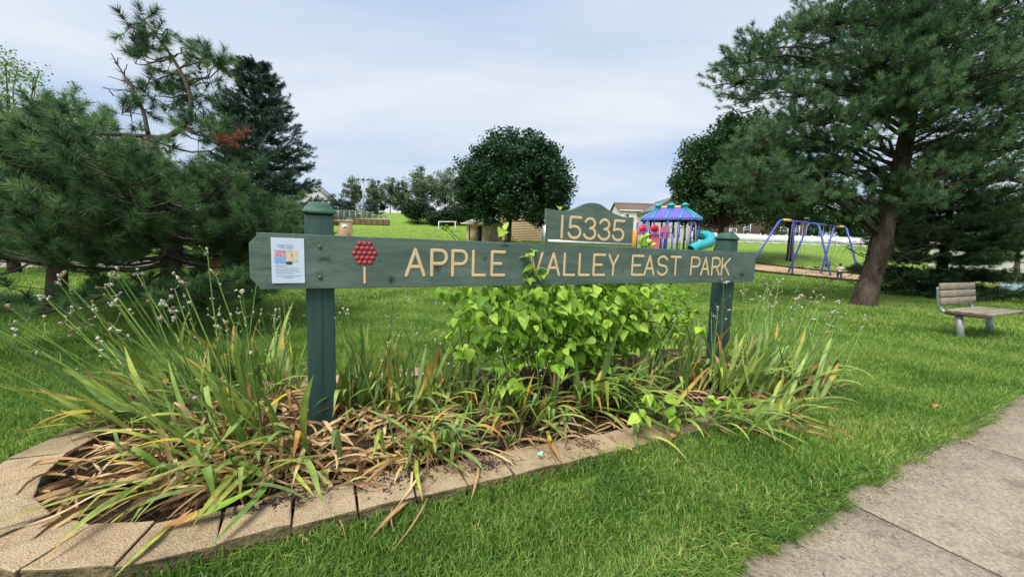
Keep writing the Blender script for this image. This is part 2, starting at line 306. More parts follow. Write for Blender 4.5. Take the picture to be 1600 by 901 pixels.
# ------------------------------------------------------------------ sidewalk slabs
SW0, SW1 = -1.88, -3.42
sw = empty('sidewalk', sn(3, -2.6, 0), kind='structure')
joints = [-3.9, -2.15, -.40, 1.35, 3.10, 4.84, 6.58, 8.32, 10.06, 11.8, 13.5, 15.3, 17, 18.8, 20.5, 24, 28]
jointsn = np.array(joints)
for a_, b_ in zip(joints[:-1], joints[1:]):
    k = 7; ss = np.linspace(a_ + .009, b_ - .009, k); nn = np.linspace(SW0, SW1, 4); V = []
    for s_ in ss:
        for n_ in nn:
            p = sn(s_, n_); V.append([p[0], p[1], hz(p[0], p[1]) + .012 + random.uniform(-.001, .001)])
    V = np.array(V); top = np.arange(len(V)).reshape(k, 4); F = np.stack([top[:-1, :-1], top[:-1, 1:], top[1:, 1:], top[1:, :-1]], -1).reshape(-1, 4)
    Vb = V.copy(); Vb[:, 2] -= .1; nb = len(V); ring = list(top[:, 0]) + list(top[-1, 1:]) + list(top[::-1, 3][1:]) + list(top[0, ::-1][1:-1])
    SF = [[ring[i], ring[(i + 1) % len(ring)], ring[(i + 1) % len(ring)] + nb, ring[i] + nb] for i in range(len(ring))]
    g = G().add(np.concatenate([V, Vb]), f4=np.concatenate([F, SF])); me = g.mesh('slab'); bevelled('slab', me, .004, 1, 40)
    link('slab', me, M['concrete'], sw, True)
M['joint'] = mat('dirt_in_joint', (.035, .028, .02), .95, (.018, .016, .012), 30, coord='World')
for s_ in joints[1:-1]:                                       # dirt packed into each joint
    V = []
    for n_ in np.linspace(SW0 - .004, SW1 + .004, 14):
        for o_ in (-.02, .02):
            p = sn(s_ + o_, n_); V.append([p[0], p[1], hz(p[0], p[1]) + .0065 + random.uniform(-.0015, .0015)])
    q = np.arange(28).reshape(14, 2); G().add(V, f4=np.stack([q[:-1, 0], q[1:, 0], q[1:, 1], q[:-1, 1]], -1)).build('joint_dirt', M['joint'], sw, True)

# road glimpsed at the far left, under the pine
g = G(); a = np.linspace(0, 1, 24); L_ = np.stack([-30 + a * 20.0, 9.5 + a * 9.0], 1)
dirr = np.array([20., 9.]) / math.hypot(20, 9); nr = np.array([-dirr[1], dirr[0]]); V = []
for p in L_:
    for o_ in (0, 6.5):
        q_ = p + nr * o_; V.append([q_[0], q_[1], hz(*q_) + .03])
q = np.arange(48).reshape(24, 2); g.add(V, f4=np.stack([q[:-1, 0], q[1:, 0], q[1:, 1], q[:-1, 1]], -1)); g.build('road', M['road'], kind='structure')

# ------------------------------------------------------------------ planting bed: soil mound and edging stones
BC, BR, BS0, BS1 = 0.15, 1.12, -.20, 4.95
def bed_ring(r, step=.12, phase=0.0):
    """points round the stadium-shaped bed at radius r: (s, n, outward s, outward n)"""
    out_ = []; Ls = BS1 - BS0; arc = math.pi * r; tot = 2 * Ls + 2 * arc; n_ = int(tot / step)
    for i in range(n_):
        d = (i / n_ * tot + phase) % tot
        if d < arc: an = math.pi * 1.5 - d / r; out_.append((BS0 + r * math.cos(an), BC + r * math.sin(an), math.cos(an), math.sin(an)))
        elif d < arc + Ls: out_.append((BS0 + (d - arc), BC + r, 0, 1))
        elif d < 2 * arc + Ls: an = math.pi / 2 - (d - arc - Ls) / r; out_.append((BS1 + r * math.cos(an), BC + r * math.sin(an), math.cos(an), math.sin(an)))
        else: out_.append((BS1 - (d - 2 * arc - Ls), BC - r, 0, -1))
    return out_
def bed_dist(s, n):
    """signed distance outside the bed's outer line"""
    s = np.asarray(s, float); n = np.asarray(n, float); ds = np.maximum(np.maximum(BS0 - s, s - BS1), 0); return np.hypot(ds, n - BC) - BR
def stone_top(s): return .135 - .10 * float(sstep(-.6, 3.4, s))
ns_, nn_ = 150, 62
ss = np.linspace(BS0 - BR + .1, BS1 + BR - .1, ns_); nnv = np.linspace(BC - BR + .1, BC + BR - .1, nn_)
SS, NN = np.meshgrid(ss, nnv, indexing='ij'); D = bed_dist(SS, NN)
def soil_z(s, n):
    d = bed_dist(s, n); st = .135 - .10 * sstep(-.6, 3.4, s)
    base = st - .05 - .05 * sstep(1.2, .2, s) + (.045 + .05 * sstep(1.2, .2, s)) * sstep(-.22, -.95, d) + .02 * sstep(1, 4, s)
    return base + (vnoise(np.asarray(s) * 5, np.asarray(n) * 5) - .5) * .05 + (vnoise(np.asarray(s) * 17 + 5, np.asarray(n) * 17) - .5) * .03
ZZ = soil_z(SS, NN); ZZ = np.where(D > -.16, np.minimum(ZZ, -.02), ZZ)
XX = SA[0] + SDIR[0] * SS + NDIR[0] * NN; YY = SA[1] + SDIR[1] * SS + NDIR[1] * NN
keep = (D < -.06); ii = np.arange(ns_ * nn_).reshape(ns_, nn_)
kq = keep[:-1, :-1] | keep[1:, 1:]
F = np.stack([ii[:-1, :-1], ii[1:, :-1], ii[1:, 1:], ii[:-1, 1:]], -1)[kq]
G().add(np.stack([XX, YY, ZZ], -1), f4=F).build('bed_soil', M['soil'], smooth=True, kind='structure')
# stones, laid in two courses; each one its own piece
wall = empty('garden_edging_wall', (*sn(-.8, -.7)[:2], 0), label='low curved edging wall of tan concrete blocks round the flower bed', cat='edging wall')
def stone(s, n, os_, on_, w, wi, dpt, h, ztop, tw=0.0):
    bm = bmesh.new(); bmesh.ops.create_cube(bm, size=1)
    bmesh.ops.subdivide_edges(bm, edges=bm.edges[:], cuts=3, use_grid_fill=True)
    for v in bm.verts:
        x, y, z = v.co; taper = 1.0 + (wi / w - 1) * (y + .5)          # y = +.5 is the inner side
        v.co = Vector((x * w * taper, y * dpt, z * h))
    bev = [e_ for e_ in bm.edges if len(e_.link_faces) == 2 and e_.calc_face_angle(0) > R(60)]
    bmesh.ops.bevel(bm, geom=bev, offset=.008, segments=2, affect='EDGES', profile=.5)
    off = Vector((random.random() * 50, random.random() * 50, 0))
    for v in bm.verts:
        nz = mnoise.noise_vector(v.co * 26 + off); amt = .0035 if v.co.z > h * .35 else .009
        if v.co.y < -dpt * .42: amt = .012 if v.co.z < h * .4 else .006
        v.co += nz * amt
    me = bpy.data.meshes.new('stone'); bmesh.ops.recalc_face_normals(bm, faces=bm.faces)
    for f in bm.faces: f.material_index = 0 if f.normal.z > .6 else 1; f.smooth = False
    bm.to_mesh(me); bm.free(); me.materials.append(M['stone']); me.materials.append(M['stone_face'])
    an = math.atan2(on_, os_) + SANG + math.pi / 2 + tw      # local -y looks outward
    o = link('stone', me, None, wall); p = sn(s, n, ztop - h / 2); o.location = Vector(p) - wall.location; o.rotation_euler = (random.uniform(-.012, .012), random.uniform(-.015, .015), an)
random.seed(21)
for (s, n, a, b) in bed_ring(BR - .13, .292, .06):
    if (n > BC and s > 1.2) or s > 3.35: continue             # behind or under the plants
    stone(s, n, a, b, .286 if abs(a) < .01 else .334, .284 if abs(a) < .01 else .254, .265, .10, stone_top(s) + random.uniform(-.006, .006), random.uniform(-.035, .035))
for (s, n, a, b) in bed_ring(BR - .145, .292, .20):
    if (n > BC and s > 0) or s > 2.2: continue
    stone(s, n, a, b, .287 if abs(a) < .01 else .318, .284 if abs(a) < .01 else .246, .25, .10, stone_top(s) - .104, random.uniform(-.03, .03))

# ------------------------------------------------------------------ the park sign
def sign_paint():
    m = mat('green_painted_wood', (.088, .136, .120), .65, (.056, .092, .081), 3.0, 7, .35, 40, stretch=(.5, 1, 7), lo=.3, hi=.7, spec=.35)
    t = m.node_tree; b = t.nodes['Principled BSDF']; ramp = t.nodes[m['_ramp']]; c = N(t, 'ShaderNodeTexCoord')
    knots = [(.36, 1.335, .045, .020), (.80, 1.19, .022, .035), (1.14, 1.285, .036, .045), (1.545, 1.36, .022, .018), (1.98, 1.30, .07, .05), (2.72, 1.29, .024, .02), (3.03, 1.26, .028, .034), (3.74, 1.27, .03, .05), (.72, 1.325, .008, .008), (4.96, 1.22, .05, .03), (.33, 1.235, .03, .02), (.05, 1.27, .09, .01), (1.72, 1.475, .05, .012), (4.55, 1.16, .03, .012)]
    cur = None
    for (kx, kz, ra, rb) in knots:
        mp = N(t, 'ShaderNodeMapping'); mp.vector_type = 'POINT'; mp.inputs['Location'].default_value = (-kx / ra, 0, -kz / rb); mp.inputs['Scale'].default_value = (1 / ra, 0, 1 / rb)
        t.links.new(c.outputs['Object'], mp.inputs[0]); ln = N(t, 'ShaderNodeVectorMath', operation='LENGTH'); t.links.new(mp.outputs[0], ln.inputs[0])
        if cur is None: cur = ln.outputs['Value']
        else:
            mn = N(t, 'ShaderNodeMath', operation='MINIMUM'); t.links.new(cur, mn.inputs[0]); t.links.new(ln.outputs['Value'], mn.inputs[1]); cur = mn.outputs[0]
    nz = N(t, 'ShaderNodeTexNoise'); nz.inputs['Scale'].default_value = 40; nz.inputs['Detail'].default_value = 5; t.links.new(c.outputs['Object'], nz.inputs['Vector'])
    ad = N(t, 'ShaderNodeMath', operation='MULTIPLY_ADD'); ad.inputs[1].default_value = 1.6; t.links.new(nz.outputs['Fac'], ad.inputs[0]); t.links.new(cur, ad.inputs[2])
    kr = N(t, 'ShaderNodeValToRGB'); kr.color_ramp.elements[0].position = .42; kr.color_ramp.elements[0].color = (.16, .18, .20, 1); kr.color_ramp.elements[1].position = .98; kr.color_ramp.elements[1].color = (1, 1, 1, 1)
    mr = N(t, 'ShaderNodeMapRange'); mr.inputs['From Max'].default_value = 2.2; t.links.new(ad.outputs[0], mr.inputs['Value']); t.links.new(mr.outputs[0], kr.inputs[0])
    mu = N(t, 'ShaderNodeMixRGB', blend_type='MULTIPLY'); mu.inputs[0].default_value = 1; t.links.new(ramp.outputs[0], mu.inputs[1]); t.links.new(kr.outputs[0], mu.inputs[2])
    # pale worn patches where the paint has chalked
    n2 = N(t, 'ShaderNodeTexNoise'); n2.inputs['Scale'].default_value = 2.3; n2.inputs['Detail'].default_value = 8; n2.inputs['Roughness'].default_value = .7
    mp2 = N(t, 'ShaderNodeMapping'); mp2.inputs['Scale'].default_value = (.8, 1, 3); t.links.new(c.outputs['Object'], mp2.inputs[0]); t.links.new(mp2.outputs[0], n2.inputs['Vector'])
    r2 = N(t, 'ShaderNodeValToRGB'); r2.color_ramp.elements[0].position = .45; r2.color_ramp.elements[0].color = (0, 0, 0, 1); r2.color_ramp.elements[1].position = .75; r2.color_ramp.elements[1].color = (.75, .75, .75, 1); t.links.new(n2.outputs['Fac'], r2.inputs[0])
    mw = N(t, 'ShaderNodeMixRGB'); mw.inputs[2].default_value = (.165, .225, .20, 1); t.links.new(r2.outputs[0], mw.inputs[0]); t.links.new(mu.outputs[0], mw.inputs[1])
    # fine scratches through to bare wood
    n3 = N(t, 'ShaderNodeTexNoise'); n3.inputs['Scale'].default_value = 14; n3.inputs['Detail'].default_value = 3
    mp3 = N(t, 'ShaderNodeMapping'); mp3.inputs['Scale'].default_value = (3.2, 1, .25); mp3.inputs['Rotation'].default_value = (0, R(18), 0); t.links.new(c.outputs['Object'], mp3.inputs[0]); t.links.new(mp3.outputs[0], n3.inputs['Vector'])
    r3 = N(t, 'ShaderNodeValToRGB'); r3.color_ramp.elements[0].position = .735; r3.color_ramp.elements[0].color = (0, 0, 0, 1); r3.color_ramp.elements[1].position = .76; r3.color_ramp.elements[1].color = (.7, .7, .7, 1); t.links.new(n3.outputs['Fac'], r3.inputs[0])
    ms = N(t, 'ShaderNodeMixRGB'); ms.inputs[2].default_value = (.32, .38, .35, 1); t.links.new(r3.outputs[0], ms.inputs[0]); t.links.new(mw.outputs[0], ms.inputs[1])
    t.links.new(ms.outputs[0], b.inputs['Base Color']); return m
M['sign'] = sign_paint()
M['post'] = mat('green_painted_post', (.027, .072, .062), .55, (.019, .052, .046), 3, 7, .4, 30, stretch=(8, 8, .35), spec=.35)
M['cap'] = mat('green_painted_cap', (.040, .115, .088), .5, (.022, .062, .05), 5, 3, .4, 20, stretch=(1, 1, 9))
M['cream'] = mat('cream_letter_paint', (.64, .50, .30), .6, (.56, .43, .25), 14)
M['routed'] = mat('routed_wood_edge', (.20, .12, .06), .8)
M['red'] = mat('red_dot_paint', (.42, .040, .050), .5, (.34, .03, .04), 20)
M['reddark'] = mat('dot_recess_shade', (.085, .022, .024), .8)  # routed edge of each dot, coloured dark as the shadow in its recess
M['alu'] = mat('aluminium_strip', (.56, .58, .60), .38, (.46, .48, .50), 12, metal=.6)
M['bolt'] = mat('painted_bolt', (.05, .10, .085), .45)
M['paper'] = mat('flyer_paper', (.56, .64, .82), .5, (.53, .61, .79), 3, spec=.4)
sign = empty('park_sign', (SA[0], SA[1], 0), SANG, label='long green wooden park sign reading Apple Valley East Park on two posts', cat='sign')
BT, BB = 1.503, 1.136
outl = [(-.07, 1.43), (-.012, BT - .003), (5.185, BT), (5.212, BT - .03), (5.215, BB + .035), (5.19, BB), (-.012, BB), (-.07, 1.212)]
link('board', prism(outl, 0, .046, .004), M['sign'], sign)
def post(s0, s1, zb, zt):
    w = s1 - s0; n0 = .049; g = G(); g.box(((s0 + s1) / 2, n0 + w / 2, (zb + zt) / 2), (w, w, zt - zb)); me = g.mesh('post'); bevelled('post', me, .008, 2)
    po = link('post', me, M['post'], sign)
    # drying crack down the front face
    k = G(); zz = np.linspace(zb + .25, zt - .42, 14); xs = (s0 + s1) / 2 + .01 + np.cumsum(rng.normal(0, .0011, 14))
    k.tube(np.stack([xs, np.full(14, n0 - .0002), zz], 1), .0018, 4); k.build('crack', M['timber_dark'], po)
    # cap: groove, then a chamfered block
    c = np.array([(s0 + s1) / 2, n0 + w / 2]); gg = G(); gg.box((c[0], c[1], zt + .006), (w * .93, w * .93, .012)); gg.build('cap_groove', M['timber_dark'], po)
    hw = w / 2 + .010; rings = [(hw, zt + .012), (hw, zt + .030), (hw * .97, zt + .036), (hw * .62, zt + .088), (hw * .55, zt + .092)]; V = []
    for r_, z_ in rings: V += [[c[0] - r_, c[1] - r_, z_], [c[0] + r_, c[1] - r_, z_], [c[0] + r_, c[1] + r_, z_], [c[0] - r_, c[1] + r_, z_]]
    F = [[4 * i + j, 4 * i + (j + 1) % 4, 4 * i + 4 + (j + 1) % 4, 4 * i + 4 + j] for i in range(4) for j in range(4)] + [[3, 2, 1, 0], [16, 17, 18, 19]]
    me = G().add(V, f4=F).mesh('cap'); bevelled('cap', me, .003); link('cap', me, M['cap'], po); return po
post(.240, .420, -.25, 1.634); post(4.725, 4.905, -.25, 1.636)
# rounded routed lettering
def arc(cx_, cz_, rx, rz_, a0, a1, k=14): return [(cx_ + rx * math.cos(R(a)), cz_ + rz_ * math.sin(R(a))) for a in np.linspace(a0, a1, k)]
GL = {
 'A': [[(0, 0), (.5, 1), (1, 0)], [(.17, .34), (.83, .34)]],
 'P': [[(0, 0), (0, 1), (.6, 1)] + arc(.6, .735, .40, .265, 90, -90) + [(0, .47)]],
 'L': [[(0, 1), (0, 0), (1, 0)]],
 'E': [[(1, 1), (0, 1), (0, 0), (1, 0)], [(0, .5), (.72, .5)]],
 'V': [[(0, 1), (.5, 0), (1, 1)]],
 'Y': [[(0, 1), (.5, .48), (1, 1)], [(.5, .48), (.5, 0)]],
 'S': [arc(.5, .74, .48, .26, 20, 230, 16) + arc(.5, .26, .5, .26, 55, -160, 16)],
 'T': [[(0, 1), (1, 1)], [(.5, 1), (.5, 0)]],
 'R': [[(0, 0), (0, 1), (.6, 1)] + arc(.6, .735, .40, .265, 90, -90) + [(0, .47)], [(.5, .47), (1, 0)]],
 'K': [[(0, 0), (0, 1)], [(1, 1), (0, .38)], [(.33, .58), (1, 0)]],
 '1': [[(.5, 0), (.5, 1)]],
 '5': [[(.98, 1), (.12, 1), (.06, .50), (.3, .56)] + arc(.46, .285, .50, .285, 95, -165, 18)],
 '3': [arc(.5, .76, .42, .24, 165, -75, 16) + [(.45, .50)] , [(.45, .50), (.56, .52)] + arc(.48, .27, .50, .27, 80, -165, 18)],
}
def glyph(ch, s0, s1, z0, z1, w, parent, name, y=0.0):
    """flattened round-ended strokes standing just proud of the board, with the darker routed edge round them"""
    i = w / 2; x0, x1, a0, a1 = s0 + i, s1 - i, z0 + i, z1 - i; main = G(); rim = G()
    for pl in GL[ch]:
        pts = np.array([(x0 + (x1 - x0) * p, 0, a0 + (a1 - a0) * q) for p, q in pl])
        fine = [pts[0]]
        for p, q in zip(pts[:-1], pts[1:]):
            fine.append(q)
        for gg, r_, fl in ((main, w / 2 - .0015, .16), (rim, w / 2 + .0022, .07)):
            for p, q in zip(fine[:-1], fine[1:]):
                d = q - p; ln = np.linalg.norm(d)
                if ln < 1e-6: continue
                d /= ln; nrm = np.array([-d[2], 0, d[0]]); cs = np.linspace(0, math.pi, 9); V = []
                for e_, sg in ((p, -1), (q, 1)):
                    for c_ in cs: V.append(e_ + nrm * r_ * math.cos(c_) + np.array([0, -1, 0]) * r_ * fl * math.sin(c_))
                F = [[j, j + 1, 9 + j + 1, 9 + j] for j in range(8)]
                gg.add(np.array(V) + [0, y, 0], f4=F)
            for e_ in fine:                                   # round ends and joints: flattened domes
                V = [[e_[0], y - r_ * fl, e_[2]]]; ks = 14
                for el in (R(60), R(30), 0.0):
                    for j in range(ks): an = 2 * math.pi * j / ks; V.append([e_[0] + r_ * math.cos(el) * math.cos(an), y - r_ * fl * math.sin(el), e_[2] + r_ * math.cos(el) * math.sin(an)])
                T = [[0, 1 + (j + 1) % ks, 1 + j] for j in range(ks)]; F = [[1 + a_ * ks + j, 1 + a_ * ks + (j + 1) % ks, 1 + (a_ + 1) * ks + (j + 1) % ks, 1 + (a_ + 1) * ks + j] for a_ in (0, 1) for j in range(ks)]
                gg.add(V, f3=T, f4=F)
    o = main.build(name, M['cream'], parent, smooth=True); rim.build('routed_edge', M['routed'], o, smooth=True); return o
WORDS = [('A', .893, 1.056), ('P', 1.086, 1.231), ('P', 1.253, 1.399), ('L', 1.426, 1.558), ('E', 1.592, 1.735),
         ('V', 1.957, 2.105), ('A', 2.130, 2.290), ('L', 2.316, 2.459), ('L', 2.486, 2.630), ('E', 2.654, 2.814), ('Y', 2.838, 2.980),
         ('E', 3.145, 3.320), ('A', 3.315, 3.478), ('S', 3.502, 3.671), ('T', 3.696, 3.871), ('P', 4.020, 4.185), ('A', 4.188, 4.352), ('R', 4.376, 4.540), ('K', 4.550, 4.718)]
for ch, a_, b_ in WORDS: glyph(ch, a_, b_, 1.211, 1.433, .029, sign, 'letter', -.0008)
for r_, (k, z_) in enumerate(((3, 1.451), (4, 1.4165), (5, 1.383), (4, 1.349), (3, 1.317))):
    for j in range(k):
        s_ = .617 + (j - (k - 1) / 2) * .0345
        for nm, rad, y_, mt in (('red_dot', .0160, -.0022, 'red'), ('dot_shade_rim', .0182, -.0010, 'reddark')):
            an = np.linspace(0, 2 * math.pi, 18, endpoint=False); V = [[s_, y_, z_]] + [[s_ + rad * .975 * math.cos(a), y_, z_ + rad * .975 * math.sin(a)] for a in an] + [[s_ + rad * math.cos(a), .001, z_ + rad * math.sin(a)] for a in an]
            g = G().add(V, f3=[[0, 1 + (i + 1) % 18, 1 + i] for i in range(18)], f4=[[1 + i, 1 + (i + 1) % 18, 19 + (i + 1) % 18, 19 + i] for i in range(18)])
            if nm == 'red_dot': prt = g.build(nm, M[mt], sign)
            else: g.build(nm, M[mt], prt)
GL['I'] = [[(.5, 0), (.5, 1)]]
glyph('I', .597, .631, 1.163, 1.289, .021, sign, 'apple_stem', -.0008)
def bolt(s_, z_, par=sign, rad=.016, y=0.0):
    V = [[s_, y - rad * .5, z_]]; ks = 14
    for el in (60, 30, 0):
        for j in range(ks): an = 2 * math.pi * j / ks; V.append([s_ + rad * math.cos(R(el)) * math.cos(an), y - rad * .5 * math.sin(R(el)), z_ + rad * math.cos(R(el)) * math.sin(an)])
    G().add(V, f3=[[0, 1 + (j + 1) % ks, 1 + j] for j in range(ks)], f4=[[1 + a_ * ks + j, 1 + a_ * ks + (j + 1) % ks, 1 + (a_ + 1) * ks + (j + 1) % ks, 1 + (a_ + 1) * ks + j] for a_ in (0, 1) for j in range(ks)]).build('bolt', M['bolt'], par, smooth=True)
for s_, z_ in ((.331, 1.419), (.329, 1.211), (4.81, 1.42), (4.81, 1.21)): bolt(s_, z_)
# number board with a wavy top
top = [(2.116, 1.812), (2.16, 1.807), (2.22, 1.803), (2.28, 1.803), (2.35, 1.812), (2.42, 1.834), (2.48, 1.862), (2.545, 1.889), (2.60, 1.900), (2.65, 1.902), (2.70, 1.897), (2.75, 1.880), (2.81, 1.851), (2.87, 1.826), (2.93, 1.808), (3.00, 1.797), (3.06, 1.796), (3.142, 1.800)]
nbd = link('number_board', prism([(2.122, 1.508)] + top + [(3.136, 1.508)], .002, .034, .003), M['sign'], sign)
for ch, a_, b_ in (('1', 2.262, 2.312), ('5', 2.350, 2.512), ('3', 2.522, 2.684), ('3', 2.694, 2.856), ('5', 2.870, 3.036)): glyph(ch, a_, b_, 1.550, 1.768, .030, nbd, 'numeral', .0012)
st = G().box(((2.142 + 3.136) / 2, -.0035, 1.527), (.994, .005, .026)); me = st.mesh('metal_strip'); link('metal_strip', me, M['alu'], nbd)
for s_ in (2.19, 2.64, 3.11): bolt(s_, 1.527, nbd, .005, -.006)
G().box((2.108, .018, 1.585), (.006, .05, .16)).build('side_bracket', M['alu'], nbd)
bolt(2.677, 1.838, nbd, .009, .002)
# strips of old tape round the notice
M['tape'] = mat('old_tape', (.115, .165, .145), .25, (.06, .11, .095), 30, spec=.6)
for (s_, z_, w_, h_, tl) in ((.275, 1.475, .06, .012, .1), (.30, 1.205, .010, .05, .08), (-.012, 1.475, .012, .06, .5), (.02, 1.18, .008, .05, 0)):
    g = G(); c_, n_ = math.cos(tl), math.sin(tl); P = [(-w_ / 2, -h_ / 2), (w_ / 2, -h_ / 2), (w_ / 2, h_ / 2), (-w_ / 2, h_ / 2)]
    g.add([[s_ + a * c_ - b * n_, -.0008, z_ + a * n_ + b * c_] for a, b in P], f4=[[0, 1, 2, 3]]); g.build('tape_scrap', M['tape'], sign)

# the notice taped to the board
fl = empty('notice_flyer', (*sn(.143, -.003)[:2], 1.176), SANG, label='white paper notice with two small photographs taped to the sign board', cat='flyer')
def fquad(name, x0, z0, x1, z1, y, m, par=None):
    k = 6; xs = np.linspace(x0, x1, k); V = [[x, y + .002 * math.sin(x * 22), z] for z in (z0, z1) for x in xs]
    return G().add(V, f4=[[j, j + 1, k + j + 1, k + j] for j in range(k - 1)]).build(name, m, par or fl)
fquad('sheet', -.094, 0, .094, .296, -.002, M['paper'])
def photo_mat(name, cols, sc):
    m = bpy.data.materials.new(name); m.use_nodes = True; t = m.node_tree; b = t.nodes['Principled BSDF']; c = N(t, 'ShaderNodeTexCoord')
    n = N(t, 'ShaderNodeTexNoise'); n.inputs['Scale'].default_value = sc; n.inputs['Detail'].default_value = 3; n.inputs['Distortion'].default_value = .6; t.links.new(c.outputs['Generated'], n.inputs['Vector'])
    r = N(t, 'ShaderNodeValToRGB'); r.color_ramp.interpolation = 'CONSTANT'; t.links.new(n.outputs['Fac'], r.inputs[0]); el = r.color_ramp.elements
    el[0].color = (*cols[0], 1); el[0].position = 0; el[1].color = (*cols[-1], 1); el[1].position = .62
    for i, cc in enumerate(cols[1:-1]): q = el.new(.38 + .24 * (i) / max(1, len(cols) - 2)); q.color = (*cc, 1)
    t.links.new(r.outputs[0], b.inputs['Base Color']); b.inputs['Roughness'].default_value = .35; return m
fquad('photograph', -.076, .170, -.012, .215, -.0032, photo_mat('photo_print_pink', [(.08, .05, .09), (.55, .25, .36), (.62, .42, .50), (.30, .16, .3)], 5))
fquad('photograph', -.076, .130, -.012, .170, -.0032, photo_mat('photo_print_blue', [(.12, .25, .60), (.22, .40, .75), (.30, .5, .8)], 4))
fquad('photograph', -.0115, .142, .056, .216, -.0032, photo_mat('photo_print_cream', [(.45, .20, .14), (.62, .54, .41), (.66, .58, .44), (.60, .52, .40)], 3))
fquad('photograph', -.0115, .122, .024, .1415, -.0032, photo_mat('photo_print_dark', [(.03, .03, .05), (.05, .05, .08), (.5, .5, .55)], 3))
M['ink'] = mat('flyer_ink', (.22, .24, .30), .6); M['ink_dark'] = mat('flyer_ink_dark', (.06, .06, .09), .6)
cu = bpy.data.curves.new('heading_text', 'FONT'); cu.body = 'Lost Cat'; cu.size = .026; cu.align_x = 'CENTER'
to = bpy.data.objects.new('tmp', cu); me = bpy.data.meshes.new_from_object(to); bpy.data.objects.remove(to)
for v in me.vertices: v.co = Vector((v.co.x - .016, -.0052, v.co.y + .238))
link('heading_text', me, M['ink'], fl)
for z_, a_, b_, mm in ((.228, -.045, .03, 'ink'), (.112, -.076, -.01, 'ink_dark'), (.098, -.074, .066, 'ink'), (.086, -.074, .05, 'ink'), (.076, -.074, .068, 'ink'), (.064, -.074, .03, 'ink'), (.046, -.074, .07, 'ink'), (.036, -.035, .025, 'ink_dark')):
    fquad('text_line', a_, z_, b_, z_ + .0022, -.0032, M[mm])

# ------------------------------------------------------------------ trees
def unit(a): a = np.asarray(a, float); return a / (np.linalg.norm(a, axis=-1, keepdims=True) + 1e-12)
def curve(a, b, sag=0.0, k=7, wig=0.0, r=rng):
    a = np.asarray(a, float); b = np.asarray(b, float); u_ = np.linspace(0, 1, k)[:, None]; p = a + (b - a) * u_
    p[:, 2] += sag * np.sin(u_[:, 0] * math.pi)
    if wig: p[1:-1] += r.normal(0, wig, (k - 2, 3))
    return p
def needles(g, P, Dv, n, length, width, shoot, r, a0=20, a1=75, tbase=.5, tvar=.32):
    """n needles on every shoot; P = shoot bases, Dv = shoot directions"""
    P = np.repeat(P, n, 0); D = np.repeat(unit(Dv), n, 0); m = len(P)
    q = r.normal(size=(m, 3)); q = unit(q - D * np.sum(q * D, 1)[:, None])
    u_ = r.random(m) ** .8; a = np.radians(a0 + (a1 - a0) * (1 - u_ * .7) * r.uniform(.6, 1.1, m))
    nd = D * np.cos(a)[:, None] + q * np.sin(a)[:, None]; nd[:, 2] -= .06
    base = P + D * (u_ * shoot)[:, None]; ln = length * r.uniform(.75, 1.15, m)
    w = unit(np.cross(nd, r.normal(size=(m, 3)))) * (width / 2)
    V = np.stack([base - w, base + w, base + nd * ln[:, None]], 1).reshape(-1, 3)
    tt = np.repeat(np.clip(tbase + r.normal(0, tvar, m // n), 0, 1), n) + r.normal(0, .08, m)
    g.add(V, f3=np.arange(3 * m).reshape(-1, 3), tint=np.repeat(np.clip(tt, 0, 1), 3))
def leaves(g, P, size, r, tint=None, aspect=.6, up_bias=.5, droop=.0):
    m = len(P); nrm = r.normal(size=(m, 3)); nrm[:, 2] = np.abs(nrm[:, 2]) + up_bias; nrm = unit(nrm)
    a = unit(np.cross(nrm, r.normal(size=(m, 3)))); a[:, 2] -= droop; b = np.cross(nrm, a); sz = (size * r.uniform(.65, 1.3, m))[:, None]
    V = np.stack([P - a * sz * .5, P + b * sz * aspect * .5 - a * sz * .05, P + a * sz * .5, P - b * sz * aspect * .5 - a * sz * .05], 1).reshape(-1, 3)
    tint = np.clip(r.normal(.5, .22, m), 0, 1) if tint is None else tint
    g.add(V, f4=np.arange(4 * m).reshape(-1, 4), tint=np.repeat(tint, 4))

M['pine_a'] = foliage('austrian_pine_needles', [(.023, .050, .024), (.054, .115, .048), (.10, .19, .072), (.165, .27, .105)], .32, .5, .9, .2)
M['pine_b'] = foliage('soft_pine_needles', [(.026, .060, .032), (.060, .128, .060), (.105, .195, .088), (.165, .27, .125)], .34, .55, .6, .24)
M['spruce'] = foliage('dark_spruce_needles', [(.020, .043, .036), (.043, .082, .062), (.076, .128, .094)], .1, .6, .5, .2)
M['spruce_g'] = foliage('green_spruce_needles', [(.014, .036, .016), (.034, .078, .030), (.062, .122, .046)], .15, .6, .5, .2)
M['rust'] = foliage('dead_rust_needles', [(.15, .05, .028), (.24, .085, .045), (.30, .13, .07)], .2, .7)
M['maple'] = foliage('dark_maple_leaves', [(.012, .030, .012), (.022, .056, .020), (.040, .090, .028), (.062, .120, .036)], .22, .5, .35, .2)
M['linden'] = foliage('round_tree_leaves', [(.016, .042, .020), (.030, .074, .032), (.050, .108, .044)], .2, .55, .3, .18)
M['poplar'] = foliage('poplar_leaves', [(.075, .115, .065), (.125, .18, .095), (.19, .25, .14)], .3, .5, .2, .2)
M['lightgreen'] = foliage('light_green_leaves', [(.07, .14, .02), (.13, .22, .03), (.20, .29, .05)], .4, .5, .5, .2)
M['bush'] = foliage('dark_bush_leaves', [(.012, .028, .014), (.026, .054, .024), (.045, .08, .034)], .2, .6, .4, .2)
M['bark_dark'] = mat('dark_bark', (.07, .055, .045), .95, (.03, .024, .02), 8, 6, .8, 20, coord='World', spec=.1)

def limb(g, pts, r0_, r1_, sides=6): pts = np.asarray(pts); g.tube(pts, np.linspace(r0_, r1_, len(pts)), sides)

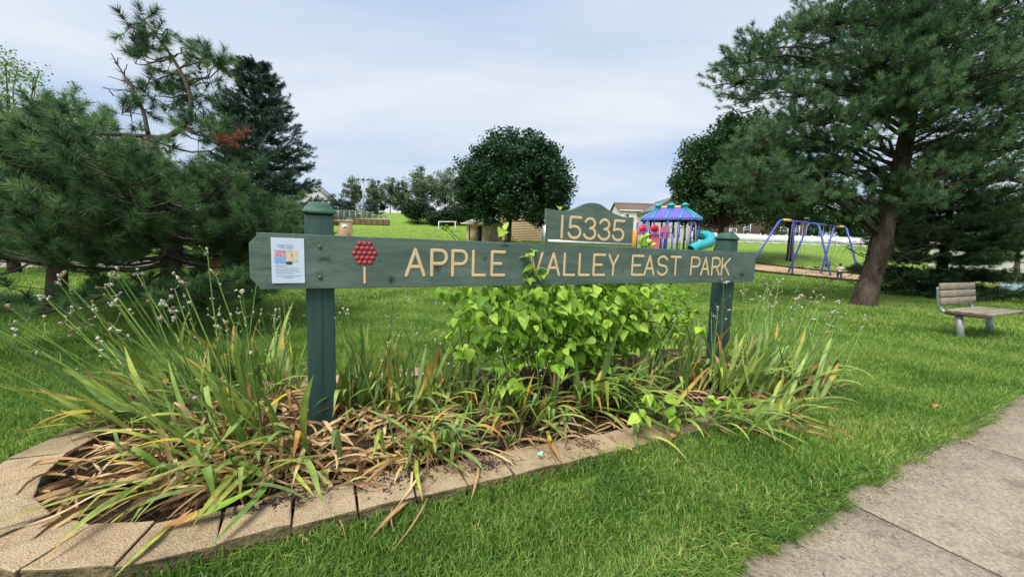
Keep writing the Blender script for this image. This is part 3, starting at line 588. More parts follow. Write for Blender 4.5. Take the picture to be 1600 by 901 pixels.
# --- the scraggly pine left of the sign: bent leader, dead second leader, dense lower skirt
r = np.random.default_rng(11); T0 = 6.6
base = on_ground(268, 505); base[2] = hz(base[0], base[1])
ptree = empty('pine_tree', base, label='scraggly pine with a bent bare top and dense lower branches, left of the sign', cat='tree')
tr = G(); tk = np.array([base + [0, 0, -.1], base + [-.02, .02, .7], at(272, 380, T0), at(262, 300, T0), at(243, 245, T0), at(232, 216, T0)])
limb(tr, tk, .15, .085, 10); tr.build('trunk', M['bark_grey'], ptree, True, smooth=True)
lead = G(); shoots_p, shoots_d = [], []
def px(*a, t=T0): return [at(x_, y_, t) for x_, y_ in a]
leader = px((232, 216), (250, 216), (266, 213), (284, 200), (296, 183), (299, 165), (297, 148), (290, 128), (280, 108), (268, 88), (255, 70), (240, 50), (226, 32))
limb(lead, leader, .058, .014, 8)
dead = px((233, 216), (229, 200), (226, 182), (220, 165), (212, 146), (203, 132), (194, 118), (184, 102), (174, 84)); limb(lead, dead, .038, .008, 7)
def tufts(x_, y_, k, sp, t=T0, dirv=(0, 0, .6), src=None, rr=None):
    """a bunch of shoots round photo point (x, y), joined to the nearest limb"""
    rr = rr or r; c = at(x_, y_, t)
    if src is not None: limb(lead, curve(src, c, -.05, 5, .02, rr), .016, .008, 5)
    for _ in range(k):
        o_ = rr.normal(0, 1, 3) * sp; p = c + o_ * .55; d = unit(o_ / (sp + 1e-6) * .8 + np.array(dirv)); shoots_p.append(p); shoots_d.append(d)
        lead.tube(np.array([c, (c + p) / 2 + [0, 0, .01], p]), [.008, .006, .005], 4, False)
lp = np.array(leader)
for (x_, y_, k, j) in ((226, 30, 5, 12), (205, 42, 4, 11), (215, 62, 6, 11), (245, 45, 4, 11), (262, 45, 3, 11), (238, 72, 4, 10), (200, 58, 2, 11), (215, 85, 4, 9), (228, 96, 4, 9), (212, 100, 2, 9), (262, 112, 5, 8), (282, 75, 4, 9), (300, 88, 4, 8), (322, 86, 5, 8), (345, 98, 6, 7), (340, 110, 5, 7), (325, 118, 3, 7), (318, 130, 3, 7), (262, 118, 3, 8), (232, 130, 5, 8), (243, 150, 4, 6), (272, 150, 6, 6), (285, 143, 4, 6), (315, 148, 6, 6), (312, 165, 5, 5), (258, 165, 4, 5), (300, 195, 4, 4), (330, 205, 5, 3), (320, 185, 4, 4), (270, 190, 4, 4), (345, 215, 5, 3), (310, 220, 5, 3), (222, 212, 3, 1), (252, 235, 2, 1)):
    tufts(x_, y_, int(k * 1.2), .15, T0 + r.normal(0, .25), src=lp[j])
for (x_, y_, k) in ((205, 128, 3), (190, 178, 4), (205, 182, 3), (215, 165, 2), (225, 172, 2)): tufts(x_, y_, k, .12, src=np.array(dead)[4])
for a_, b_ in (((184, 102), (172, 92)), ((194, 118), (178, 108)), ((194, 118), (200, 100)), ((203, 132), (168, 120)), ((212, 146), (160, 138)), ((220, 165), (178, 150)), ((178, 150), (160, 136)), ((226, 182), (196, 176)), ((184, 102), (190, 92)), ((212, 146), (176, 142))): lead.tube(curve(at(*a_, T0), at(*b_, T0 - .1), .03, 5, .01, r), np.linspace(.010, .004, 5), 4)
# bare grey limbs that hook round the trunk
for pl in (((240, 275), (258, 270), (278, 276), (292, 284), (298, 302)), ((236, 273), (248, 285), (272, 303), (290, 290)), ((300, 302), (320, 308), (340, 318), (362, 328)), ((236, 272), (230, 262), (244, 252), (262, 250)), ((235, 218), (255, 225), (275, 232), (300, 238), (330, 236), (350, 226)), ((216, 330), (206, 322), (203, 332)), ((165, 415), (195, 398), (225, 384), (248, 375)), ((0, 428), (20, 424), (45, 412), (80, 408), (120, 415)), ((30, 462), (80, 466), (140, 458), (200, 448)), ((85, 372), (130, 370), (190, 378), (230, 376))):
    lead.tube(np.array([at(x_, y_, T0 - .5 + .1 * i) for i, (x_, y_) in enumerate(pl)]), np.linspace(.022, .009, len(pl)), 5)
# upper-left limb and the skirt: whorls of limbs, each with shoots along its outer half
limb(lead, px((232, 214), (205, 211), (170, 210), (135, 208), (95, 195), (60, 178)), .042, .012, 6)
for (x_, y_) in ((150, 205), (130, 200), (110, 190), (95, 178), (75, 168), (105, 172), (125, 182), (60, 185), (80, 195), (140, 215), (165, 195), (185, 205), (95, 210), (120, 225), (60, 160)): tufts(x_, y_, 5, .17, T0 + r.normal(0, .4), dirv=(0, 0, .9))
def skirt(c, zlo, zhi, n, rad, lean, rr, upc=.35):
    for i in range(n):
        z = rr.uniform(zlo, zhi); az = rr.uniform(0, 2 * math.pi); L = rad(z, az) * rr.uniform(.7, 1.05)
        a_ = c + np.array([0, 0, z]); b_ = a_ + np.array([math.cos(az) * L, math.sin(az) * L, upc * L * rr.uniform(.1, .8) - .25 * L * (z < 1)]) + np.array(lean) * L
        pts = curve(a_, b_, -.12 * L, 7, .03, rr); limb(lead, pts, .028, .008, 5)
        for u_ in np.linspace(.38, 1.0, 6):
            p = pts[min(6, int(u_ * 6))] + (rr.normal(0, .05, 3)); d0 = unit(b_ - a_)
            for sgn_ in (-1, 1, 0):
                side = np.array([-d0[1], d0[0], 0]) * sgn_; l2 = L * .30 * rr.uniform(.5, 1.2) * (1.25 - u_ * .6)
                q = p + (unit(d0 * .7 + side + [0, 0, .25]) * l2 if sgn_ else 0); lead.tube(np.array([p, (p + q) / 2 + [0, 0, -.02], q + 1e-4]), [.009, .007, .005], 4, False)
                for _ in range(2):
                    shoots_p.append(q + rr.normal(0, .05, 3)); shoots_d.append(unit(d0 * .5 + side * .7 + [0, 0, .75] + rr.normal(0, .3, 3)))
skirt(base, .75, 2.5, 54, lambda z, az: (2.75 - .45 * z) * (1.0 + .15 * math.cos(az - 3.6)), (0, -.05, 0), r)
nb = len(shoots_p)
lead.build('branches', M['twig'], ptree, True)
cg = G(); needles(cg, np.array(shoots_p), np.array(shoots_d), 100, .16, .0082, .16, r, 18, 84)
cg.build('crown', M['pine_a'], ptree, True, kind='stuff')
cg = G(); rp = [at(353 + r.normal(0, 9), 218 + r.normal(0, 5), T0 - .3) for _ in range(6)] + [at(370 + r.normal(0, 6), 215 + r.normal(0, 5), T0 - .3) for _ in range(7)] + [at(325, 410, T0 - 1.2)]
needles(cg, np.array(rp), unit(r.normal(0, 1, (len(rp), 3)) + [.3, 0, .2]), 60, .13, .006, .12, r); cg.build('dead_needles', M['rust'], ptree, True, kind='stuff')

# --- second, fuller pine at the far left edge
r = np.random.default_rng(12); b2 = np.array([-8.9, 7.4, 0.0]); b2[2] = hz(b2[0], b2[1])
pt2 = empty('pine_tree', b2, label='full bushy pine at the far left edge behind the seed stalks', cat='tree')
tr = G(); limb(tr, curve(b2 - [0, 0, .1], b2 + [.1, .1, 3.4], 0, 6, .03, r), .17, .04, 8); tr.build('trunk', M['bark_grey'], pt2, True)
lead = G(); shoots_p, shoots_d = [], []
skirt(b2, 1.05, 3.1, 52, lambda z, az: 2.5 - .55 * z + .5, (0, 0, 0), r, .45)
lead.build('branches', M['twig'], pt2, True); cg = G(); needles(cg, np.array(shoots_p), np.array(shoots_d), 84, .16, .0085, .16, r, 18, 84); cg.build('crown', M['pine_a'], pt2, True, kind='stuff')

# --- conifers with tiers
def conifer(name, base, H, rad, mt, label, seed, tiers=14, per=11, nl=.09, nw=.02, nn=34, z0=.12, shape=1.0, group=None, dens=1.0, trunk=.16, lump=.18):
    rr = np.random.default_rng(seed); base = np.asarray(base, float); e_ = empty(name, base, label=label, cat='tree', group=group)
    tg_ = G(); limb(tg_, curve(base - [0, 0, .15], base + [0, 0, H * .97], 0, 7, .02, rr), trunk, .02, 8); tg_.build('trunk', M['bark_dark'], e_, True)
    bg_ = G(); P, D = [], []
    for i in range(tiers):
        f = (i + rr.uniform(-.3, .3)) / tiers; z = H * (z0 + (1 - z0) * f); RR = rad * (1 - max(0, f)) ** shape * (1 if f > .12 else .8 + f * 1.6) + .1
        for j in range(per):
            az = rr.uniform(0, 2 * math.pi); L = RR * rr.uniform(1 - 2.4 * lump, 1 + lump); el = -.12 + .55 * f
            a_ = base + [0, 0, z]; b_ = a_ + np.array([math.cos(az) * math.cos(el), math.sin(az) * math.cos(el), math.sin(el)]) * L
            pts = curve(a_, b_, -.10 * L, 6, .02 * L, rr); bg_.tube(pts, np.linspace(.03, .008, 6), 4, False)
            k = max(3, int(dens * (4 + L * 5)))
            u_ = rr.uniform(.25, 1.02, k); pp = a_ + (b_ - a_) * u_[:, None]; pp[:, 2] += -.10 * L * np.sin(u_ * math.pi)
            d0 = unit(b_ - a_); side = np.array([-d0[1], d0[0], 0]); sv = rr.uniform(-1, 1, k); pp = pp + side * (sv * L * .28 * (1.15 - u_))[:, None] + rr.normal(0, .03 * L, (k, 3))
            P.append(pp); D.append(unit(d0 * .9 + side * sv[:, None] * .9 + [0, 0, .35] + rr.normal(0, .25, (k, 3))))
    bg_.build('branches', M['bark_dark'], e_, True); cg = G(); needles(cg, np.concatenate(P), np.concatenate(D), nn, nl, nw, nl * 2.2, rr, 25, 80); cg.build('crown', mt, e_, True, kind='stuff'); return e_
p = at(404, 330, 16); p[2] = hz(p[0], p[1]); conifer('spruce_tree', p, 8.55 - p[2], 3.0, M['spruce'], 'tall dark pointed conifer behind the scraggly pine', 31, 20, 15, .13, .020, 44, .10, .70, dens=1.7)
p = at(432, 330, 20); p[2] = hz(p[0], p[1]); conifer('spruce_tree', p, 5.0, 2.2, M['spruce'], 'lower dark conifer just left of the sign post, behind the pine', 32, 13, 13, .13, .022, 40, .10, .7, dens=1.3)
# the conifer with a low dark crown behind the bench
p = at(1464, 463, 15.3); p[2] = hz(p[0], p[1]); conifer('pine_tree', p, 6.0, 2.55, M['spruce_g'], 'low dark conifer behind the bench, right of the big leaning pine', 33, 15, 14, .15, .018, 46, .08, .50, dens=2.7, trunk=.2)
# far dark spruces on the hill by the ball field
for k, (x_, y_, t_, hh, lab) in enumerate(((530, 313, 72, 4.9, 'leftmost small dark spruce behind the ball field fence'), (546, 316, 71, 4.4, 'small dark spruce behind the ball field fence, just left of the light pole'), (579, 316, 73, 4.2, 'small dark spruce behind the ball field fence, right of the light pole'))):
    p = at(x_, y_ + 30, t_); p[2] = hz(p[0], p[1]); topz = at(x_, y_, t_)[2]; conifer('spruce_tree', p, max(2.5, topz - p[2]), 2.4, M['spruce'], lab, 40 + k, 9, 9, .25, .07, 14, .05, .8, 'spruces on the hill', dens=1.0)

# --- broadleaf trees
def broadleaf(name, base, ctr, rx, ry, rz_, mt, label, seed, n=16000, size=.22, clumps=90, trunk=.3, fill=.35, group=None, bark='bark_dark', clump_r=.22, flat=.9, under=-.9, shape=None):
    rr = np.random.default_rng(seed); base = np.asarray(base, float); ctr = np.asarray(ctr, float); e_ = empty(name, base, label=label, cat='tree', group=group)
    tg_ = G(); fork = base + (ctr - base) * .45; limb(tg_, curve(base - [0, 0, .2], fork, 0, 5, .03, rr), trunk, trunk * .65, 9); tg_.build('trunk', M[bark], e_, True, smooth=True)
    C = []
    while len(C) < clumps:
        d = unit(rr.normal(size=3)); q = rr.uniform(.0, 1) ** fill
        if d[2] < under: continue
        c = d * q * (1 - clump_r * .55) * (1 + (.22 if seed != 51 else .05) * mnoise.noise(Vector(d) * 1.9 + Vector((seed * 3.1, 0, 0))))
        if shape is not None:
            k = shape(c[2]); c[0] *= k; c[1] *= k
        C.append(c)
    C = np.array(C) * [rx, ry, rz_] + ctr
    bg_ = G()
    for c in C[:: max(1, clumps // 46)]: bg_.tube(curve(fork, c, .2, 6, .08 * rx / 4, rr), np.linspace(trunk * .28, .02, 6), 5, False)
    bg_.build('branches', M[bark], e_, True)
    per = n // clumps; cg = G(); mr = (rx + ry + rz_) / 3
    for c in C:
        cr_ = clump_r * mr * rr.uniform(.7, 1.35); d = unit(rr.normal(size=(per, 3))); q = rr.random(per) ** .45; P = c + d * (q * cr_)[:, None] * [1, 1, flat]
        leaves(cg, P, size, rr, np.clip(rr.normal(.5 + rr.normal(0, .12), .18, per), 0, 1))
    cg.build('crown', mt, e_, True, kind='stuff'); return e_
p = at(792, 375, 42); p[2] = hz(p[0], p[1]); c = at(804, 283, 42)
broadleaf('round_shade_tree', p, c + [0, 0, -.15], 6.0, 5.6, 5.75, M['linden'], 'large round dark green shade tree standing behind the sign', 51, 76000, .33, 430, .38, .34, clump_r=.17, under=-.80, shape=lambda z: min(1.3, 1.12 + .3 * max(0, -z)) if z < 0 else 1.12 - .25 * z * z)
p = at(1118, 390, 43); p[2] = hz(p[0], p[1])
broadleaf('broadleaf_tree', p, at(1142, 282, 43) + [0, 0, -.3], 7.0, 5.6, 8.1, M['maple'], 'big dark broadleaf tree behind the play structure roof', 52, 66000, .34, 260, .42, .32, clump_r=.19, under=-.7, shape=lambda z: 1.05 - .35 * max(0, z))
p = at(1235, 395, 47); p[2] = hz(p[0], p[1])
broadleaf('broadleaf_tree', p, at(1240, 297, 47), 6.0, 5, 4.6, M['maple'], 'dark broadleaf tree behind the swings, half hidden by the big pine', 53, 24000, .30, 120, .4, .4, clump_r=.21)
for k, (x_, y_, wd_, t_, lab) in enumerate(((552, 275, 3.1, 92, 'leftmost tall airy poplar on the hill'), (586, 277, 2.7, 93, 'slim airy poplar just right of the light pole'), (610, 273, 2.9, 91, 'slim airy poplar in the middle of the hill row'), (627, 281, 2.3, 95, 'shortest pale poplar on the hill, left of the gap'), (656, 259, 4.4, 90, 'tall airy poplar right of the gap on the hill'), (695, 261, 5.3, 92, 'widest airy poplar, left of the round shade tree'))):
    p = at(x_, 340, t_); p[2] = hz(p[0], p[1]); tz = at(x_, y_, t_)[2]; mid = (tz + p[2] + .3) / 2; hh = (tz - p[2] - .3) / 2
    broadleaf('poplar_tree', p, [p[0], p[1], mid], wd_, wd_, hh, M['poplar'], lab, 60 + k, 5200 if wd_ < 3.2 else 9500, .34, 75 if wd_ < 3.2 else 120, .14, .55, 'poplars along the hill', clump_r=.20, bark='bark_grey', shape=lambda z: 1.05 - .45 * max(0, z) - .2 * max(0, -z))
for k, (x_, y_, w_, t_, lab) in enumerate(((652, 311, 3.5, 66, 'rounded dark bush at the foot of the hill, left of the soccer goal'), (684, 328, 2.7, 65, 'lowest dark bush behind the soccer goal'), (716, 319, 4.0, 67, 'wide dark bush between the soccer goal and the shed'))):
    p = at(x_, 361, t_); p[2] = hz(p[0], p[1]); tz = at(x_, y_, t_)[2]; hh = (tz - p[2]) / 2
    broadleaf('evergreen_bush', p, [p[0], p[1], p[2] + hh], w_, w_, hh * 1.02, M['bush'], lab, 70 + k, 9000, .32, 80, .12, .45, 'bushes at the foot of the hill', clump_r=.26)
for k, (x_, w_, lab) in enumerate(((1165, 6.5, 'dark tree beyond the white fence, left of the swing set'), (1250, 6.0, 'dark tree beyond the white fence, behind the swings'), (1325, 6.5, 'dark tree beyond the white fence, just left of the big pine trunk'), (1420, 7.0, 'dark tree beyond the white fence, right of the big pine trunk'))):
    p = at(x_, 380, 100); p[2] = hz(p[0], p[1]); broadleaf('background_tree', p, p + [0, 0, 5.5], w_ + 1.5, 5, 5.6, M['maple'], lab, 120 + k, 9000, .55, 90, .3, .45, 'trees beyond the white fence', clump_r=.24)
# small round tree and sapling on the hilltop
p = at(600, 340, 96); p[2] = hz(p[0], p[1]); broadleaf('hill_shrub', p, at(599, 324, 96), 1.9, 1.6, 1.0, M['bush'], 'small dark shrub on the hilltop between two poplars', 76, 1200, .3, 20, .08)
p = at(621, 335, 90); p[2] = hz(p[0], p[1]); broadleaf('sapling', p, at(621, 326, 90), .6, .6, .8, M['poplar'], 'thin sapling on the bare top of the hill', 77, 160, .25, 10, .05)
# light green trees beyond the far left pine
p = np.array([-17.2, 13.2, 0.0]); p[2] = hz(p[0], p[1]); broadleaf('light_green_tree', p, p + [0, 0, 3.6], 3.2, 3.0, 2.7, M['lightgreen'], 'yellow green leafy tree behind the pines at the left edge', 78, 14000, .11, 70, .18, .4)
p = np.array([-21.0, 16.2, 0.0]); p[2] = hz(p[0], p[1]); broadleaf('thin_leaved_tree', p, p + [0, 0, 6.4], 3.2, 3.0, 2.7, M['lightgreen'], 'taller sparse tree with thin twiggy top at the left edge', 79, 9000, .10, 150, .09, .5, clump_r=.15)
p = at(180, 400, 22); p[2] = hz(p[0], p[1]); broadleaf('light_green_tree', p, at(185, 275, 22), 3.2, 2.4, 2.6, M['lightgreen'], 'light green tree glimpsed through the scraggly pine', 80, 8000, .16, 70, .18, .4)
# trees beyond the bench at the right edge
p = at(1592, 425, 30); p[2] = hz(p[0], p[1]); broadleaf('pale_leaved_tree', p, at(1592, 340, 30), 3.2, 3.0, 3.0, M['poplar'], 'pale green tree at the right edge behind the low conifer', 81, 8000, .16, 90, .2, .45, bark='bark_grey', clump_r=.17)

# --- the big leaning pine on the right
r = np.random.default_rng(90)
base = at(1347, 478, 11.3); base[2] = hz(base[0], base[1]); T1 = 11.4
big = empty('pine_tree', base, label='huge leaning pine with a thick furrowed trunk, left of the bench', cat='tree')
tr = G(); tp = np.array([base + [-.03, 0, -.25], base + [.02, 0, .05], base + [.10, 0, .35], at(1362, 430, T1), at(1374, 392, T1), at(1380, 358, T1), at(1390, 318, T1), at(1402, 285, T1), at(1410, 250, T1), at(1417, 210, T1), at(1423, 160, T1), at(1428, 100, T1), at(1434, 20, T1), at(1440, -80, T1), at(1446, -180, T1)])
rad_ = [.33, .285, .262, .252, .258, .245, .225, .21, .20, .185, .185, .155, .12, .08, .03]; kk = 22
V = []; uu = np.linspace(0, len(tp) - 1, 64); P_ = np.stack([np.interp(uu, np.arange(len(tp)), tp[:, j]) for j in range(3)], 1); RR = np.interp(uu, np.arange(len(tp)), rad_)
for i in range(64):
    for j in range(kk):
        an = 2 * math.pi * j / kk; fl_ = 1 + (.28 * max(0, 1 - uu[i] / 2.2)) * (.5 + .5 * math.cos(an * 5 + 1))
        q = mnoise.noise(Vector((math.cos(an) * 2.6, math.sin(an) * 2.6, P_[i][2] * 2.2))) * .12 + mnoise.noise(Vector((math.cos(an) * 7, math.sin(an) * 7, P_[i][2] * 2.5))) * .07
        q -= .30 * math.exp(-((P_[i][2] - 1.35) / .35) ** 2 - ((an - 4.9) / .28) ** 2)       # the long scar in the bark
        V.append(P_[i] + RR[i] * fl_ * (1 + q) * np.array([math.cos(an), math.sin(an), 0]))
F = [[i * kk + j, i * kk + (j + 1) % kk, (i + 1) * kk + (j + 1) % kk, (i + 1) * kk + j] for i in range(63) for j in range(kk)]
tr.add(V, f4=F); tr.build('trunk', M['bark'], big, True, smooth=True)
lead = G(); shoots_p, shoots_d = [], []
def zz(x_, y_): return 1000 + x_ / 1.877, y_ / 1.877
CL = [(345, 145, 1), (300, 175, .9), (275, 235, .9), (300, 290, .9), (370, 250, 1), (400, 180, 1.1), (455, 95, .9), (500, 60, 1), (570, 55, 1.1), (560, 115, 1), (640, 30, 1.1), (660, 95, 1), (480, 190, 1.1), (560, 190, 1.1), (640, 170, 1.1), (455, 270, 1), (540, 270, 1.1), (620, 260, 1.2), (700, 265, 1.2), (780, 270, 1.2), (700, 180, 1.1), (770, 150, 1.2), (460, 345, 1.1), (545, 345, 1.2), (630, 345, 1.1), (380, 400, 1), (330, 440, .9), (290, 490, .9), (280, 545, .9), (350, 510, 1.1), (430, 430, 1.2), (510, 430, 1.2), (580, 420, 1), (440, 510, 1.2), (520, 510, 1.1), (600, 480, .9), (340, 590, 1), (420, 580, 1.1), (500, 580, 1), (570, 570, .9), (500, 625, .5), (600, 640, .7), (650, 590, .9), (720, 540, .9), (790, 560, .9), (740, 590, .8), (690, 615, .8), (830, 590, .7),
      (720, 40, 1.2), (800, 60, 1.2), (880, 30, 1.2), (960, 60, 1.2), (1040, 30, 1.2), (1110, 60, 1.2), (860, 120, 1.2), (940, 140, 1.2), (1020, 120, 1.2), (1100, 140, 1.2), (850, 210, 1.2), (930, 220, 1.2), (1010, 210, 1.1), (1090, 220, 1.2), (860, 290, 1.1), (930, 290, 1), (1060, 290, 1.1), (1120, 310, 1.1), (1000, 280, .9), (1080, 370, 1), (1120, 420, 1.1), (1030, 400, .8), (1100, 480, .9), (900, 370, .8), (960, 380, .6), (880, 430, .7), (1130, 520, .8), (870, 500, .7), (940, 470, .6), (560, -40, 1.2), (680, -60, 1.3), (800, -60, 1.3), (920, -60, 1.3), (1040, -60, 1.3), (1140, -20, 1.3), (740, -160, 1.4), (880, -170, 1.4), (1020, -160, 1.4), (1180, 100, 1.3), (1200, 240, 1.3), (1190, 380, 1.2)]
FRONTC = [(800, 130, 1.1), (790, 40, 1.2), (815, 90, 1.1), (770, 210, 1.0), (830, 250, .9), (800, -40, 1.3), (760, 310, .8), (700, 330, .9), (650, 410, .8), (850, 340, .8)]
for ci, (x_, y_, sc_) in enumerate(CL + FRONTC):
    pxx, pyy = zz(x_, y_); c = at(pxx, pyy, T1 + (r.uniform(-2.0, 1.6) if ci < len(CL) else -1.3)); rad3 = .74 * sc_
    # joins the trunk a little below its own height
    zt = max(2.0, min(12, c[2] - .3 - .12 * np.linalg.norm((c - tp[8])[:2]))); i = np.argmin(np.abs(P_[:, 2] - zt)); a_ = P_[i]
    far_ = np.linalg.norm(c - a_)
    if sc_ > .7 or r.random() < .5: limb(lead, curve(a_, c, .10 * far_, 9, .05, r), min(.07, .018 + .010 * far_), .012, 6)
    else: limb(lead, curve(c + unit(a_ - c) * 1.2, c, .1, 6, .04, r), .02, .008, 5)
    d0 = unit(c - a_); k = int(76 * sc_ ** 1.6)
    o_ = unit(r.normal(size=(k, 3))) * (r.random(k) ** .5)[:, None] * [1.2, 1.2, .48] * rad3
    P = c + o_; D = unit(o_ / rad3 * .6 + d0 * .45 + [0, 0, .45] + r.normal(0, .25, (k, 3)))
    for j in range(0, k, 2): lead.tube(np.array([c - d0 * rad3 * .4, c + o_[j] * .5 - [0, 0, .04], P[j]]), [.016, .010, .005], 4, False)
    shoots_p.append(P); shoots_d.append(D)
for pl in (((1420, 205), (1455, 190), (1500, 165), (1560, 150)), ((1412, 250), (1395, 238), (1370, 232), (1340, 225)), ((1405, 265), (1380, 262), (1350, 268), (1310, 262)), ((1452, 275), (1448, 262), (1440, 250)), ((1505, 285), (1510, 268), (1506, 252)), ((1424, 150), (1400, 130), (1370, 110), (1320, 95), (1270, 85)), ((1425, 120), (1460, 100), (1520, 80))):
    lead.tube(np.array([at(x_, y_, T1 - .1 * i) for i, (x_, y_) in enumerate(pl)]), np.linspace(.10, .03, len(pl)), 6)
for _ in range(90):                                            # bare inner twigs
    i = r.integers(14, 50); a_ = P_[i]; az = r.uniform(0, 6.28); L = r.uniform(.7, 1.9); b_ = a_ + [math.cos(az) * L, math.sin(az) * L, r.uniform(-.5, .6) * L]
    pts = curve(a_, b_, r.uniform(-.15, .1), 6, .05, r); lead.tube(pts, np.linspace(.013, .004, 6), 4, False)
    for _k in range(3):
        q = pts[r.integers(2, 6)]; lead.tube(np.array([q, q + r.normal(0, .16, 3), q + r.normal(0, .3, 3) + [0, 0, -.05]]), [.005, .004, .003], 3, False)
lead.build('branches', M['bark_dark'], big, True)
cg = G(); needles(cg, np.concatenate(shoots_p), np.concatenate(shoots_d), 58, .15, .0115, .20, r, 15, 75); cg.build('crown', M['pine_b'], big, True, kind='stuff')

# ------------------------------------------------------------------ things beyond the sign
M['tan_wall'] = mat('tan_siding', (.62, .49, .29), .8, (.56, .43, .25), 3)
M['tan_trim'] = mat('tan_trim', (.58, .46, .30), .7)
M['roof_grey'] = mat('grey_metal_roof', (.42, .46, .48), .5, (.34, .38, .40), 2)
M['dark_open'] = mat('dark_doorway', (.03, .03, .032), .8)
M['white'] = mat('white_vinyl', (.74, .75, .77), .5, (.68, .69, .72), 1.5)
M['whiteboard'] = mat('white_backboard', (.72, .73, .76), .4)
M['steel'] = mat('galvanised_steel', (.34, .36, .37), .5, (.27, .29, .30), 8, metal=.5)
M['brownwood'] = mat('brown_planks', (.16, .085, .055), .85, (.10, .055, .036), 3)
M['porta_tan'] = mat('tan_plastic', (.44, .28, .18), .55, (.40, .25, .16), 2)
M['porta_roof'] = mat('white_plastic_roof', (.66, .64, .62), .5)
M['glass'] = mat('dark_window_glass', (.06, .075, .09), .1, spec=.6)
M['house_white'] = mat('white_lap_siding', (.62, .60, .55), .8, (.57, .55, .50), 1.5)
M['house_grey'] = mat('grey_lap_siding', (.46, .47, .50), .8)
M['house_pale'] = mat('pale_gable_siding', (.55, .55, .58), .8)
M['house_blue'] = mat('blue_grey_siding', (.20, .28, .36), .8)
M['house_brown'] = mat('brown_brick_house', (.10, .07, .055), .9, (.07, .05, .04), 6)
M['roof_brown'] = mat('brown_shingles', (.16, .105, .09), .9, (.11, .075, .065), 5)
M['roof_dark'] = mat('grey_shingles', (.17, .175, .19), .9, (.12, .125, .14), 5)
M['brick_red'] = mat('red_brick', (.28, .10, .06), .9)
M['teal_box'] = mat('pale_teal_paint', (.30, .42, .44), .5)
M['play_blue'] = mat('play_blue_post', (.035, .035, .26), .35, spec=.5)
M['play_violet'] = mat('play_violet_roof', (.115, .105, .46), .4, (.10, .09, .40), 1, spec=.5)
M['play_teal'] = mat('play_teal', (.02, .33, .38), .35, (.018, .29, .34), 1.2, spec=.5)
M['play_pink'] = mat('play_pink', (.60, .13, .21), .4)
M['play_red'] = mat('play_red', (.42, .015, .03), .35)
M['play_lime'] = mat('play_lime', (.36, .58, .03), .4)
M['play_orange'] = mat('play_orange', (.65, .28, .04), .4)
M['play_cream'] = mat('play_cream_rail', (.68, .50, .28), .4)
M['play_deck'] = mat('play_dark_deck', (.02, .018, .02), .7)
M['swing_blue'] = mat('swing_blue_pipe', (.05, .075, .42), .35, spec=.5)
M['swing_yellow'] = mat('swing_yellow_sleeve', (.66, .42, .10), .4)
M['chain'] = mat('chain_steel', (.36, .36, .37), .4, metal=.6)
M['black_rubber'] = mat('black_rubber', (.012, .012, .013), .7)
def gable(g, x0, x1, y0, y1, z0, ze, zr, axis='x', mi=0):
    """walls with gable ends; ridge along axis"""
    if axis == 'x':
        ym = (y0 + y1) / 2; g.add([[x0, y0, z0], [x1, y0, z0], [x1, y0, ze], [x0, y0, ze]], f4=[[0, 1, 2, 3]], mi=mi); g.add([[x0, y1, z0], [x1, y1, z0], [x1, y1, ze], [x0, y1, ze]], f4=[[3, 2, 1, 0]], mi=mi)
        for x in (x0, x1): g.add([[x, y0, z0], [x, y1, z0], [x, y1, ze], [x, ym, zr], [x, y0, ze]], f4=[[0, 1, 2, 4]], f3=[[4, 2, 3]], mi=mi)
    else:
        xm = (x0 + x1) / 2; g.add([[x0, y0, z0], [x0, y1, z0], [x0, y1, ze], [x0, y0, ze]], f4=[[0, 1, 2, 3]], mi=mi); g.add([[x1, y0, z0], [x1, y1, z0], [x1, y1, ze], [x1, y0, ze]], f4=[[0, 1, 2, 3]], mi=mi)
        for y in (y0, y1): g.add([[x0, y, z0], [x1, y, z0], [x1, y, ze], [xm, y, zr], [x0, y, ze]], f4=[[0, 1, 2, 4]], f3=[[4, 2, 3]], mi=mi)
def gable_roof(g, x0, x1, y0, y1, ze, zr, axis='x', ov=.35, th=.16):
    if axis == 'x':
        ym = (y0 + y1) / 2; sl_ = (zr - ze) / (ym - y0)
        for ya, sg in ((y0, -1), (y1, 1)):
            yo = ya + sg * ov; zo = ze - ov * sl_ + .05; z2 = zr + .05
            V = [[x0 - ov, yo, zo], [x1 + ov, yo, zo], [x1 + ov, ym, z2], [x0 - ov, ym, z2]]; V += [[a, b, c - th] for a, b, c in V]
            g.add(V, f4=[[0, 1, 2, 3], [7, 6, 5, 4], [0, 4, 5, 1], [1, 5, 6, 2], [3, 2, 6, 7], [0, 3, 7, 4]])
    else:
        xm = (x0 + x1) / 2; sl_ = (zr - ze) / (xm - x0)
        for xa, sg in ((x0, -1), (x1, 1)):
            xo = xa + sg * ov; zo = ze - ov * sl_ + .05; z2 = zr + .05
            V = [[xo, y0 - ov, zo], [xo, y1 + ov, zo], [xm, y1 + ov, z2], [xm, y0 - ov, z2]]; V += [[a, b, c - th] for a, b, c in V]
            g.add(V, f4=[[0, 1, 2, 3], [7, 6, 5, 4], [0, 4, 5, 1], [1, 5, 6, 2], [3, 2, 6, 7], [0, 3, 7, 4]])
def window(par, x, y, z, w, h, world=True):
    f = G()
    for dx_, dz_, a_, b_ in ((0, h / 2, w + .16, .10), (0, -h / 2, w + .16, .10), (-w / 2, 0, .10, h), (w / 2, 0, .10, h), (0, 0, w, .06)): f.box((x + dx_, y - .04, z + dz_), (a_ - .002 * abs(dx_), .08, b_))
    o = f.build('window', M['white'], par, world); G().box((x, y - .015, z), (w, .03, h)).build('pane', M['glass'], o); return o
